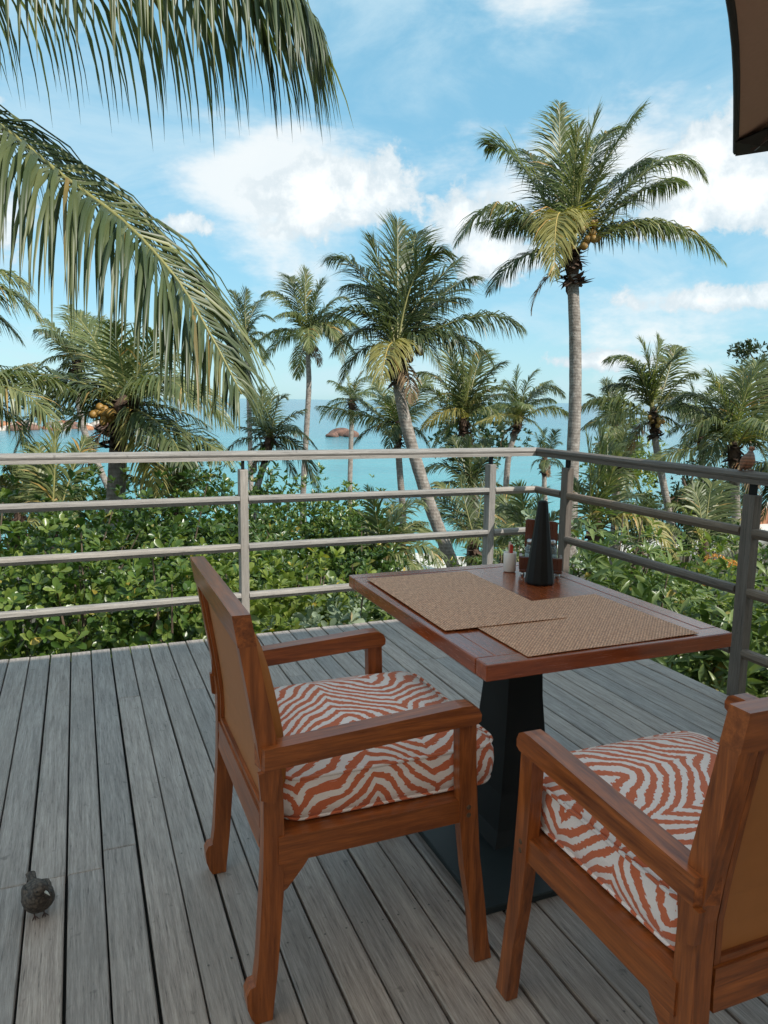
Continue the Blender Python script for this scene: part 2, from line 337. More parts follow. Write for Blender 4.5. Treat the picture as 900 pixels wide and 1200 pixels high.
# ---- deck
rnd = random.Random(4)
XD, YD, PITCHX = 2.83, 4.25, .1005
deck = tag(empty('deck', (0, 0, 0)), kind='structure')
bm = bm_box(-3.2, XD-.012, -3.0, YD-.06, -.20, -.034); bm_obj('deck_frame', bm, plain('deck_underside', (.02, .018, .016), .9), deck)
pl_cache = {}
def plank(x, y0, y1, parent):
    L = round(y1-y0, 2); key = (L, rnd.randrange(2))
    if key not in pl_cache:
        bm = bm_box(-.0470, .0470, 0, L-.003, -.026, 0); es = [e for e in bm.edges if e.verts[0].co.z > -.01 and e.verts[1].co.z > -.01]
        bmesh.ops.bevel(bm, geom=es, offset=.003, segments=1, affect='EDGES'); me = bpy.data.meshes.new('plank'); bm.to_mesh(me); bm.free(); me.materials.append(M['deck']); pl_cache[key] = me
    o = link('plank', pl_cache[key], parent, (x+rnd.uniform(-.0012, .0012), y0, rnd.uniform(-.0025, .0015))); o.rotation_euler = (0, rnd.uniform(-.004, .004), rnd.uniform(-.0006, .0006)); return o
nb = int((XD+3.2)/PITCHX)
for i in range(nb):
    x = XD-.05-i*PITCHX
    # joints in the rows, as seen left of the chair and under the table
    if -.35 < x < .02: js = [2.19]
    elif .02 <= x < .12: js = [2.28]
    elif x < -.35: js = [rnd.choice((2.19, 3.1))]
    else: js = [rnd.choice((1.62, 3.02, .9, .9, .9, 3.5))]
    ys = [-3.0, rnd.choice((-1.2, -.6))] + js + [YD+rnd.uniform(-.004, .004)]
    for a, b in zip(ys[:-1], ys[1:]): plank(x, a, b, deck)
V = []; F = []
for i in range(26):
    for y in np.arange(1.2, 4.2, .49):
        for dx in (-.028, .028):
            x = XD-.05-i*PITCHX+dx+rnd.uniform(-.003, .003); o_ = len(V); yy = y+rnd.uniform(-.006, .006)
            V += [(x+.0032*math.cos(a*math.pi/3), yy+.0032*math.sin(a*math.pi/3), .0022) for a in range(6)]; F.append(tuple(range(o_, o_+6)))
obj('screw_heads', V, F, plain('dull_screw', (.10, .09, .08), .5, .3, 30), deck)['kind'] = 'stuff'
# ---- railing
rail = tag(empty('deck_railing', (0, 4.31, 0)), 'weathered grey timber railing along the sea side of the deck', 'railing')
YR, XR = 4.31, 2.86; RX0, RY0 = -3.2, -2.6
H2, H3, H4 = .812, .532, .240
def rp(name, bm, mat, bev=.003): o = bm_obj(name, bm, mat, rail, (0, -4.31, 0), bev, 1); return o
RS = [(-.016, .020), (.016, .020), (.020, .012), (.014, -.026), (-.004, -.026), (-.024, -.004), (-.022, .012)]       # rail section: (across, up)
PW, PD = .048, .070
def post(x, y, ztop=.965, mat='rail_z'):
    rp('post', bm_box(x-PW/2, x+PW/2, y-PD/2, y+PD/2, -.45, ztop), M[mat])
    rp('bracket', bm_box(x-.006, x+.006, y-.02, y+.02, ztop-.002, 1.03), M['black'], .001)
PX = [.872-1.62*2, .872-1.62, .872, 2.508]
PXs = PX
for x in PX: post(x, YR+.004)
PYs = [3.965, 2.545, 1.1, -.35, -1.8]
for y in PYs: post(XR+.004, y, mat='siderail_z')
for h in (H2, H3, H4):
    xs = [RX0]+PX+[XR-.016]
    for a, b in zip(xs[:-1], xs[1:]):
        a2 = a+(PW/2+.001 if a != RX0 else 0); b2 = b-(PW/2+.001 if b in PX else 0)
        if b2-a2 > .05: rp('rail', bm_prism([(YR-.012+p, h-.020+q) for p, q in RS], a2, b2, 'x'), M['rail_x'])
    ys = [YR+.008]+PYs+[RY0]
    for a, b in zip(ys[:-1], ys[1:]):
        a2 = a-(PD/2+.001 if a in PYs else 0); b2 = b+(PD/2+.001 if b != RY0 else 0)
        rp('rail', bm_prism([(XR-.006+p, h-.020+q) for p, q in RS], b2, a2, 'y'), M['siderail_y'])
HS = [(-.036, .006), (-.030, .020), (-.012, .027), (.012, .027), (.030, .020), (.036, .006), (.032, -.004), (-.032, -.004)]
HS2 = [(-.027, -.0045), (.027, -.0045), (.030, -.010), (.030, -.028), (-.030, -.028), (-.030, -.010)]
hz = 1.045
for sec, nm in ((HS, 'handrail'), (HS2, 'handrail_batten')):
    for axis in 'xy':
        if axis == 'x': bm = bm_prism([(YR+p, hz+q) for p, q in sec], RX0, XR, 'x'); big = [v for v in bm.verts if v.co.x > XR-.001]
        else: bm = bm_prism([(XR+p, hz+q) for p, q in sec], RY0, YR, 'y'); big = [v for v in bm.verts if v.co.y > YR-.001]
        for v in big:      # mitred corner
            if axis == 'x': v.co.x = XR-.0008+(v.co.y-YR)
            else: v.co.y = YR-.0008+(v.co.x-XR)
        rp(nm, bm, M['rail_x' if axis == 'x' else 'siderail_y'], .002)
# ---- added, unseen: wall and translucent canvas behind the viewer, shading and filling the deck
house = tag(empty('added_house_wall', (1.5, -3.4, -1.6)), 'added cream house wall, unseen behind the terrace, bouncing light to the deck', 'house')  # unseen wall added to bounce soft light onto the deck
M['plaster'] = plain('cream_plaster', (.78, .70, .60), .9, .06, 3)
bm_obj('wall', bm_box(-7, 6.0, -3.8, -3.4, -1.6, 4.6), M['plaster'], house, (-1.5, 3.4, 1.6))
mm, t, o = newmat('added_awning_canvas'); n = t.noise(ocoord(t), 40.0, 4); c = t.mix(n, (.90, .82, .72), (.95, .88, .79))
mx = t.new('ShaderNodeMixShader', {0: .78, 1: t.new('ShaderNodeBsdfDiffuse', {'Color': c}).outputs[0], 2: t.new('ShaderNodeBsdfTranslucent', {'Color': c}).outputs[0]}); t.l.new(mx.outputs[0], o.inputs[0]); M['added_awning'] = mm
AE_Y, AE_Z = 1.45, 3.08
aw = tag(empty('added_awning', (1.0, -3.4, 3.6)), 'added cream canvas sheet over the near deck, unseen, shading and warmly lighting it', 'added_awning')  # unseen sheet added to block direct sun and pass warm fill light
V = []; F = []; na = 12
for j in range(na+1):
    f = j/na; y = -3.39+(AE_Y+3.39)*f
    for i in range(19): x = -7.0+12.6*i/18; V.append((x-1.0, y+3.4, 3.75+(AE_Z-3.75)*f-.035*math.sin(math.pi*f)*(1+.3*math.cos(2*math.pi*i))-3.6))
F = [(j*19+i, j*19+i+1, (j+1)*19+i+1, (j+1)*19+i) for j in range(na) for i in range(18)]
obj('canvas', V, F, M['added_awning'], aw, smooth=True)
bm_obj('front_bar', bm_box(-7.02, 5.62, AE_Y+.002, AE_Y+.04, AE_Z-.03, AE_Z+.01), M['white'], aw, (-1.0, 3.4, -3.6), .004, 1)
for i in range(4):
    x = -6.9+i*4.16; V, F = tube([(x-1, .01, .08), (x-1, AE_Y+3.4, AE_Z-3.66)], .018, 8); obj('arm', V, F, M['white'], aw, smooth=True)
# ================================================================== TABLE
TX0, TX1, TY0, TY1, TZ = .878, 1.652, 1.4955, 2.484, .75
cx, cy = (TX0+TX1)/2, (TY0+TY1)/2
tb = tag(empty('dining_table', (cx, cy, 0)), 'varnished red-brown wooden dining table on a black pedestal', 'table')
def tp(name, bm, mat, bev=.003, seg=2, par=tb): return bm_obj(name, bm, mat, par, (-cx, -cy, 0), bev, seg)
BW = .055
tp('tabletop', bm_box(TX0+BW+.0008, TX1-BW-.0008, TY0+BW+.0008, TY1-BW-.0008, TZ-.034, TZ-.0012), M['table_y'], .0015, 1)
for (x0, x1, y0, y1, ax) in ((TX0, TX1, TY0, TY0+BW, 'x'), (TX0, TX1, TY1-BW, TY1, 'x'), (TX0, TX0+BW, TY0+BW+.0006, TY1-BW-.0006, 'y'), (TX1-BW, TX1, TY0+BW+.0006, TY1-BW-.0006, 'y')):
    tp('edge_board', bm_box(x0, x1, y0, y1, TZ-.042, TZ), M['table_'+ax], .003, 2)
prof = [(.70, .058, .072), (.60, .059, .073), (.45, .064, .078), (.30, .075, .090), (.16, .094, .110), (.06, .120, .140), (.022, .142, .165)]
V = []; F = []
for z_, a, b in prof: V += [(-a, -b, z_), (a, -b, z_), (a, b, z_), (-a, b, z_)]
for i in range(len(prof)-1):
    for j in range(4): k = (j+1) % 4; F.append((i*4+j, i*4+k, (i+1)*4+k, (i+1)*4+j))
F += [(0, 1, 2, 3), tuple(range(len(V)-4, len(V)))[::-1]]
obj('pedestal', V, F, M['black'], tb)
tp('top_plate', bm_box(cx-.2, cx+.2, cy-.28, cy+.28, .70, TZ-.0345), M['black'], .002, 1)
tp('base_plate', bm_box(.955, 1.575, 1.60, 2.38, .001, .022), M['plate'], .003, 1)
# ---- placemats
def placemat(x0, x1, y0, y1, z0, rz, label, seed, lift=0):
    n = 16; r_ = random.Random(seed); hx, hy = (x1-x0)/2, (y1-y0)/2; bm = bmesh.new(); bmesh.ops.create_grid(bm, x_segments=n, y_segments=n, size=1)
    for v in bm.verts:
        X_, Y_ = v.co.x*hx, v.co.y*hy; v.co = Vector((X_, Y_, .0022+.0007*(1+math.sin(X_*17+seed)*math.cos(Y_*13))+lift*max(0, X_/hx)*max(0, -Y_/hy)))
    ret = bmesh.ops.extrude_face_region(bm, geom=bm.faces[:])
    for v in [g for g in ret['geom'] if isinstance(g, bmesh.types.BMVert)]: v.co.z -= .0012
    o = bm_obj('placemat', bm, M['woven'], None, ((x0+x1)/2, (y0+y1)/2, z0)); o.rotation_euler = (0, 0, rz); return tag(o, label, 'placemat', 'woven placemats on the table')
placemat(1.0, 1.547, 1.512, 1.955, TZ+.0005, rad(.4), 'tan woven placemat lying under the edge of the other mat', 1)
placemat(.905, 1.295, 1.757, 2.385, TZ+.0034, rad(-.9), 'tan woven placemat overlapping the other mat, before the orange-cushioned chair seen side on', 4)
# ================================================================== CHAIRS
def make_chair(name, label, loc, rz, seed):
    c = tag(empty(name, loc, rz), label, 'chair', 'armchairs at the dining table')
    rear = [(.006, .0), (-.003, .016), (-.011, .040), (-.013, .072), (-.005, .090), (.007, .093), (.013, .14), (.020, .25), (.026, .36), (.028, .45), (.028, .56), (.015, .66), (-.008, .80), (-.031, .935), (.004, .935), (.030, .80), (.058, .66), (.071, .56), (.073, .43), (.071, .30), (.057, .12), (.044, 0)]
    front = [(.487, .6265), (.491, .50), (.498, .37), (.513, .25), (.532, .147), (.550, 0), (.596, 0), (.585, .06), (.571, .168), (.553, .29), (.543, .41), (.536, .52), (.532, .6262)]
    for s in (-1, 1):
        bm_obj('rear_leg', bm_prism(rear, s*.266, s*.304), M['teak_z'], c, None, .004, 2)
        bm_obj('front_leg', bm_prism(front, s*.283, s*.313), M['teak_z'], c, None, .004, 2)
        arm = [(.016, .597), (.478, .6245), (.530, .6255), (.541, .632), (.542, .648), (.534, .664), (.518, .673), (.49, .674), (.016, .646)]
        bm = bm_prism(arm, s*.276, s*.3195)
        for v in bm.verts:      # rear end rounded in plan
            if v.co.x < .02 and abs(v.co.y) > .30: v.co.x += .012
        bm_obj('armrest', bm, M['teak_x'], c, None, .005, 2)
        bm_obj('arm_bracket', bm_prism([(.020, .535), (.052, .520), (.062, .60), (.015, .594)], s*.3045, s*.3185), M['teak_z'], c, None, .002, 1)
        bm_obj('side_rail', bm_prism([(.060, .374), (.500, .380), (.500, .436), (.060, .436)], s*.272, s*.308), M['teak_x'], c, None, .003, 1)
        bm_obj('corner_block', bm_prism([(.066, .3735), (.130, .3735), (.115, .352), (.080, .310), (.066, .302)], s*.274, s*.302), M['teak_x'], c, None, .002, 1)
        for z_ in (.398, .418):
            V, F = lathe([(.006, 0), (.006, .0012), (.004, .002)], 10); o = obj('peg', V, F, M['husk'], c, (.519, s*.313, z_)); o.rotation_euler = (rad(90)*(-s), 0, 0)
    bm_obj('front_rail', bm_box(.500, .536, -.272, .272, .376, .434), M['teak_y'], c, None, .003, 1)
    bm_obj('rear_rail', bm_prism([(.027, .392), (.068, .392), (.069, .438), (.030, .438)], -.2575, .2575), M['teak_y'], c, None, .003, 1)
    seatb = bm_box(.06, .505, -.272, .272, .418, .4345); bm_obj('seat_board', seatb, M['teak_y'], c)
    # back: frame rails, panel let into the frame, beads, front pad
    xr = lambda z: float(np.interp(z, [.36, .45, .56, .66, .80, .935], [.026, .028, .028, .015, -.008, -.031]))
    xf = lambda z: float(np.interp(z, [.43, .56, .66, .80, .935], [.073, .071, .058, .030, .004]))
    def band(n_, z0, z1, y0, y1, back, frontoff, mat, par=c, ax='y', bev=.002, k=5):
        zs = np.linspace(z0, z1, k); poly = [(xr(z)+back, z) for z in zs]+[(frontoff(z), z) for z in zs[::-1]]
        return bm_obj(n_, bm_prism(poly, y0, y1), mat, par, None, bev, 1)
    band('top_rail', .868, .9365, -.3045, .3045, -.002, lambda z: xf(z)+.001, M['teak_y'], k=2, bev=.004)
    band('lower_rail', .4385, .470, -.2575, .2575, .001, lambda z: xf(z)-.012, M['teak_y'], k=3)
    bp = band('back_panel', .471, .867, -.257, .257, .016, lambda z: xf(z)-.010, M['leather'], k=8, bev=0)
    for s in (-1, 1): band('bead', .472, .866, s*.244, s*.2572, .006, lambda z: xr(z)+.0155, M['teak_z'], bp, bev=.001, k=6)
    for z0, z1 in ((.472, .485), (.853, .866)): band('bead', z0, z1, -.2435, .2435, .006, lambda z: xr(z)+.0155, M['teak_y'], bp, bev=.001, k=2)
    zs = np.linspace(.47, .905, 9); th = [.004, .018, .024, .026, .026, .026, .024, .018, .004]
    bm_obj('back_pad', bm_prism([(xf(z)-.006, z) for z in zs]+[(xf(z)+t_, z) for z, t_ in zip(zs[::-1], th)], -.250, .250), M['pad'], c, None, .006, 2, True)
    # seat cushion
    hx, hy, rc = .272, .262, .055; mx = .352
    def outline(ix, n=14, z=0, sag=0):
        out = []; a, b, r_ = hx-ix, hy-ix, max(.004, rc-ix*.6)
        for qx, qy, a0 in ((1, 1, 0), (-1, 1, 90), (-1, -1, 180), (1, -1, 270)):
            for j in range(n+1):
                an = rad(a0+90*j/n); out.append((qx*(a-r_)+r_*math.cos(an), qy*(b-r_)+r_*math.sin(an)))
            # extra points on the straight side
            nx_, ny_ = {0: (-1, 1), 90: (-1, -1), 180: (1, -1), 270: (1, 1)}[a0]
            x0, y0 = out[-1]; an = rad(a0+90); x1, y1 = nx_*(a-r_)+r_*math.cos(an), ny_*(b-r_)+r_*math.sin(an)
            for j in range(1, 8): f = j/8; out.append((x0+(x1-x0)*f, y0+(y1-y0)*f))
        return out
    prf = [(.10, .4372), (.03, .437), (.006, .4385), (.0, .442), (-.008, .462), (-.011, .489), (-.009, .516), (-.001, .536), (.002, .540), (.012, .549), (.035, .562), (.08, .573), (.13, .578), (.19, .581), (.235, .582)]
    V = []; F = []; m_ = 0
    for ix, z_ in prf:
        ol = outline(ix); m_ = len(ol)
        for (a, b) in ol:
            wob = .0025*math.sin(9*a+seed)+.002*math.sin(13*b+2*seed)
            V.append((a+(wob if ix < .0 else 0), b+(wob if ix < 0 else 0), z_-.4372+(wob if z_ > .545 else 0)))
    for i in range(len(prf)-1):
        for j in range(m_): k = (j+1) % m_; F.append((i*m_+j, i*m_+k, (i+1)*m_+k, (i+1)*m_+j))
    F += [tuple(range(m_))[::-1], tuple(range((len(prf)-1)*m_, len(prf)*m_))]
    cu = obj('seat_cushion', V, F, M['zebra'], c, (mx, 0, .4372), smooth=True)
    for ix, z_ in ((-.003, .539), (-.001, .443)):
        P = np.array([(a, b, z_-.4372) for a, b in outline(ix)]); P = np.vstack([P, P[:1]])
        V, F = tube(P, .0042, 6, False); obj('piping', V, F, M['zebra'], cu, smooth=True)
    return c
make_chair('armchair', 'teak armchair facing the long side of the table, its tan back panel in full view', (.304, 1.775, 0), 0.0, 1.3)
make_chair('armchair', 'teak armchair pushed toward the short end of the table, cut off by the picture edge', (1.175, .778, 0), rad(90), 4.1)
# ================================================================== THINGS ON THE TABLE
sx, sy = 1.466, 2.161
V, F = lathe([(.0485, 0), (.0505, .006), (.050, .012), (.0325, .15), (.018, .272), (.0165, .284), (.0135, .287), (.010, .284)], 12)
o = tag(obj('tapered_cone', V, F, M['cone'], None, (sx, sy, TZ+.0005)), 'tall black tapered cone standing before the wooden caddy', 'cone')
cup = tag(empty('sachet_cup', (1.462, 2.352, TZ+.0005)), 'small white cylindrical cup holding paper sachets', 'cup')
V, F = lathe([(.021, 0), (.0235, .003), (.0238, .070), (.0228, .072), (.0212, .070), (.021, .008), (.004, .006)], 24); obj('body', V, F, M['white'], cup, smooth=True)
V, F = lathe([(.0205, 0), (.0205, .0015)], 20); obj('floor', V, F, M['white'], cup, (0, 0, .0085))
for (dx, dy, rz, tilt, h, mat, lab) in ((-.010, -.004, .3, .10, .094, 'paper', 'pale pink paper sachet standing on the far side of the cup'), (.003, -.008, .15, -.04, .090, 'red', 'bright red paper sachet in the middle of the cup'), (.012, .002, -.3, -.14, .086, 'brownpaper', 'brown paper sachet leaning against the cup rim'), (-.001, .006, .5, .04, .098, 'paper', 'tall pale pink paper sachet in the cup, behind the red one')):
    bm = bm_box(-.0068, .0068, -.0012, .0012, 0, h); o = bm_obj('sugar_sachet', bm, M[mat], None, (1.462+dx, 2.352+dy, TZ+.012), .0008, 1); o.rotation_euler = (0, tilt, rz); tag(o, lab, 'sachet', 'sachets in the cup')
cc = np.array([1.535, 2.262]); CR = rad(-32)      # caddy turned towards the room
cad = tag(empty('condiment_caddy', (cc[0], cc[1], TZ+.0005), CR), 'dark red wooden caddy with a tall back board and ball feet', 'caddy')
bm_obj('base_board', bm_box(-.075, .075, -.042, .042, .016, .026), M['darkwood'], cad, None, .002, 1)
bm_obj('back_board', bm_prism([(-.058, .0265), (.058, .0265), (.058, .185), (.050, .192), (-.050, .199), (-.058, .194)], .030, .040), M['darkwood'], cad, None, .002, 1)
bm_obj('front_board', bm_box(-.075, .075, -.042, -.034, .0265, .072), M['darkwood'], cad, None, .002, 1)
for s in (-1, 1):
    bm_obj('side_board', bm_box(s*.067, s*.075, -.0335, .0295, .0265, .072), M['darkwood'], cad, None, .0015, 1)
    for q in (-1, 1):
        V, F = lathe([(.002, 0), (.006, .002), (.0075, .007), (.006, .013), (.003, .0155)], 12); obj('ball_foot', V, F, M['metal'], cad, (s*.062, q*.032, 0), smooth=True)
ca, sa = math.cos(CR), math.sin(CR)
for dx, lab in ((-.036, 'small glass shaker in the caddy, beside the white cup'), (.036, 'small glass shaker in the caddy, on the side away from the cup')):
    j = tag(empty('glass_shaker', (cc[0]+ca*dx+sa*.002, cc[1]+sa*dx-ca*.002, TZ+.0275)), lab, 'shaker', 'shakers in the caddy')
    V, F = lathe([(.019, 0), (.021, .003), (.021, .070), (.015, .082), (.014, .086)], 20); obj('body', V, F, M['glass'], j, smooth=True)
    V, F = lathe([(.0165, 0), (.0165, .045)], 16); obj('salt', V, F, M['salt'], j, (0, 0, .004), smooth=True)
    V, F = lathe([(.0155, 0), (.0155, .014), (.010, .019)], 16); obj('lid', V, F, M['metal'], j, (0, 0, .0862), smooth=True)
# ================================================================== BIRDS
mm, t, o = newmat('dove_feathers'); p = ocoord(t); v = t.new('ShaderNodeTexVoronoi', {'Vector': t.vm('MULTIPLY', p, (90, 150, 150)), 'Scale': 1.0})
s = t.new('ShaderNodeSeparateXYZ', {0: p}).outputs; n = t.noise(p, 60.0, 3)
c = t.mix(t.ss(v.outputs['Distance'], .25, .75), (.085, .065, .05), (.028, .020, .016)); c = t.mix(t.ss(n, .5, .8, 0, .5), c, (.13, .095, .075)); pbr(t, o, c, .75, v.outputs['Distance'], .5, .003); M['feather'] = mm
mm, t, o = newmat('zebra_dove_feathers'); p = ocoord(t); s = t.new('ShaderNodeSeparateXYZ', {0: p}).outputs; n = t.noise(p, 70.0, 3)
bars = t.ss(t.m('SINE', t.m('ADD', t.m('MULTIPLY', s[2], 420.0), t.m('MULTIPLY', n, 5.0))), -.1, .5)
c = t.mix(t.ss(s[2], .075, .05), (.22, .15, .12), (.30, .13, .07)); c = t.mix(t.m('MULTIPLY', bars, .55), c, (.05, .035, .03)); pbr(t, o, c, .75, n, .4, .003); M['feather2'] = mm
M['beak'] = plain('beak', (.42, .42, .38), .4, .1, 50); M['eye'] = plain('bird_eye', (.01, .01, .01), .1, .1, 50); M['leg'] = plain('bird_leg', (.10, .055, .045), .6, .2, 50)
def bird(name, label, loc, rz, body, head, feather, leg_z, tail, scale=1.0, hr=.0135, hturn=0.0, pitch=0.0):
    b = tag(empty(name, loc, rz), label, 'bird'); b.scale = (scale,)*3
    st = [((x, 0, z), ry, rz_) for x, z, ry, rz_ in body]
    cp, sp = math.cos(pitch), math.sin(pitch)
    def pt(V): V = np.array(V, float); x, z = V[..., 0].copy(), V[..., 2]-.045; V[..., 0] = x*cp-z*sp; V[..., 2] = .045+x*sp+z*cp; return V
    V, F = ellipsoid_loft(st, 18); V = pt(V); bd = obj('body', V, F, M[feather], b, smooth=True)
    V, F = tube(spline([np.array(q) for q in tail], 6), np.linspace(.009, .012, 6), 8); V[:, 2] = tail[0][2]+(V[:, 2]-tail[0][2])*.6; V = pt(V); obj('tail', V, F, M[feather], b)
    hx, _, hz = pt([head[0], 0, head[1]]); h = empty('head', (hx, 0, hz), hturn, b)
    stn = [((x, 0, 0), max(.0005, hr*math.sqrt(max(0, 1-(x/(hr*1.15))**2))), max(.0005, hr*.98*math.sqrt(max(0, 1-(x/(hr*1.15))**2)))) for x in np.linspace(-hr*1.14, hr*1.14, 11)]
    V, F = ellipsoid_loft(stn, 14); obj('skull', V, F, M[feather], h, smooth=True)
    V, F = tube([(hr*1.0, 0, 0), (hr*1.5, 0, -.001), (hr*2.05, 0, -.0042)], [.0036, .0026, .0006], 8); obj('beak', V, F, M['beak'], h, smooth=True)
    for s_ in (-1, 1):
        V, F = lathe([(.0004, -.0022), (.0018, -.0012), (.0022, 0), (.0018, .0012), (.0004, .0022)], 10); obj('eye', V, F, M['eye'], h, (hr*.5, s_*hr*.84, hr*.25), smooth=True)
        # folded wing
        wv = [(((body[0][0]*(1-f)+body[-1][0]*f)*.92-.006, s_*(.0275*math.sin(math.pi*min(1, .12+f*.85))+.0015), float(np.interp(f, [0, 1], [body[1][1]-.004, body[-3][1]+.004]))), .006+.0*f, .019*math.sin(math.pi*min(.97, .06+.86*f))+.002) for f in np.linspace(0, 1, 9)]
        V, F = ellipsoid_loft(wv, 10); V = pt(V); obj('wing', V, F, M[feather], b, smooth=True)
        V, F = tube([(.004, s_*.011, leg_z+.012), (.002, s_*.011, leg_z*.5), (.006, s_*.011, .003)], [.0032, .0017, .0016], 6); lg = obj('leg', V, F, M['leg'], b)
        for an in (-.5, 0, .5, math.pi):
            V, F = tube([(.006, s_*.011, .003), (.006+.010*math.cos(an), s_*.011+.010*math.sin(an), .0024), (.006+.017*math.cos(an), s_*.011+.017*math.sin(an), .0012)], [.0015, .0013, .0007], 5); obj('toe', V, F, M['leg'], lg)
    return b
bird('dove', 'small dark brown dove standing on the deck boards', (-.150, 2.035, .0), math.atan2(-.90, .20), [(-.062, .050, .004, .004), (-.050, .050, .020, .017), (-.030, .047, .032, .028), (-.004, .046, .038, .034), (.020, .050, .036, .034), (.038, .058, .027, .027), (.047, .064, .014, .016), (.051, .066, .003, .004)], (.040, .091), 'feather', .022, [(-.048, 0, .050), (-.075, 0, .052), (-.100, 0, .056)], 1.08, .0175, .45)
bird('dove', 'barred zebra dove perched on top of the weathered handrail', (2.862, 2.575, 1.0725), rad(-72), [(-.050, .034, .004, .005), (-.040, .036, .016, .018), (-.022, .042, .025, .027), (-.002, .050, .028, .033), (.016, .060, .025, .031), (.026, .073, .017, .021), (.030, .082, .010, .012), (.032, .090, .004, .005)], (.034, .094), 'feather2', .022, [(-.040, 0, .034), (-.075, 0, .018), (-.105, 0, .004)], .98, .0125, .2, rad(32))
# ================================================================== PARASOL
tip = EYE + pdir(862, 179)*((2.22-1.37)/pdir(862, 179)[2])
par = None
def parasol():
    global par
    PA = -5.5
    side = 2.3           # square canopy; this tip is the corner nearest the sea
    e1 = nrm(np.array([-tip[0], -tip[1], 0])); e1 = np.array([e1[0]*math.cos(rad(PA))-e1[1]*math.sin(rad(PA)), e1[0]*math.sin(rad(PA))+e1[1]*math.cos(rad(PA)), 0]); e2 = np.array([-e1[1], e1[0], 0.0])
    A = tip; B = A+e1*side; D_ = A+e2*side; Cc = B+e2*side; hub = (A+Cc)/2+np.array([0, 0, .55]); base = np.array([hub[0], hub[1], 0])
    root = tag(empty('parasol', tuple(base)), 'brown square parasol whose canopy corner hangs into the top of the picture', 'parasol')
    off = -base; cor = [A, B, Cc, D_]; n = 14
    for q in range(4):
        P, Q = cor[q], cor[(q+1) % 4]; V = []; F = []
        for i in range(n+1):
            f = i/n
            for j in range(n+1):
                g = j/n; e = P*(1-g)+Q*g; inw = (hub-e); inw[2] = 0
                e = e+nrm(inw)*.07*4*g*(1-g)*1.0                     # edge cut in a curve
                pt = e*(1-f)+hub*f; pt = pt+np.array([0, 0, -.05*math.sin(math.pi*f)*(4*g*(1-g))])
                V.append(pt+off)
        V = np.array(V); m = n+1
        V2 = V+np.array([0, 0, .004]); F = [(i*m+j, i*m+j+1, (i+1)*m+j+1, (i+1)*m+j) for i in range(n) for j in range(n)]
        k = len(V); F2 = [tuple(a+k for a in f_[::-1]) for f_ in F]
        obj('canopy_panel', np.vstack([V, V2]), F+F2, M['canvas'], root, smooth=True)
        V3, F3 = tube([v+np.array([0, 0, .002]) for v in V[:m]], .009, 6); V3[:, 2] -= .0; obj('hem', V3, F3, M['hem'], root, smooth=True)
        # pocket at the corner
        a = V[0]; b = V[2]; Rr = cor[(q-1) % 4]; g = 2/n; e = P*(1-g)+Rr*g; inw = hub-e; inw[2] = 0; b2 = e+nrm(inw)*.07*4*g*(1-g)+off; h_ = a+(hub+off-a)*.12
        dn = np.array([0, 0, -.007]); dn2 = np.array([0, 0, -.030]); k_ = .42
        V4 = np.array([a+dn, a+(b-a)*k_+dn, h_+dn2, a+(b2-a)*k_+dn, a+dn*1.6, a+(b-a)*k_+dn*1.6, h_+dn2*1.1, a+(b2-a)*k_+dn*1.6]); obj('corner_pocket', V4, [(0, 1, 2, 3), (7, 6, 5, 4)], M['hem'], root)
        V5, F5 = tube([a+(hub+off-a)*.05+np.array([0, 0, -.034]), a+(hub+off-a)*.5+np.array([0, 0, -.045]), hub+off+np.array([0, 0, -.05])], .014, 8); obj('rib', V5, F5, M['rib'], root)
    V, F = lathe([(.028, .02), (.028, 2.9)], 16); obj('pole', V, F, M['rib'], root, smooth=True)
    V, F = lathe([(.30, .0), (.30, .05), (.28, .07), (.05, .09), (.04, .30), (.03, .31)], 32); obj('base', V, F, M['black'], root, smooth=True)
parasol()
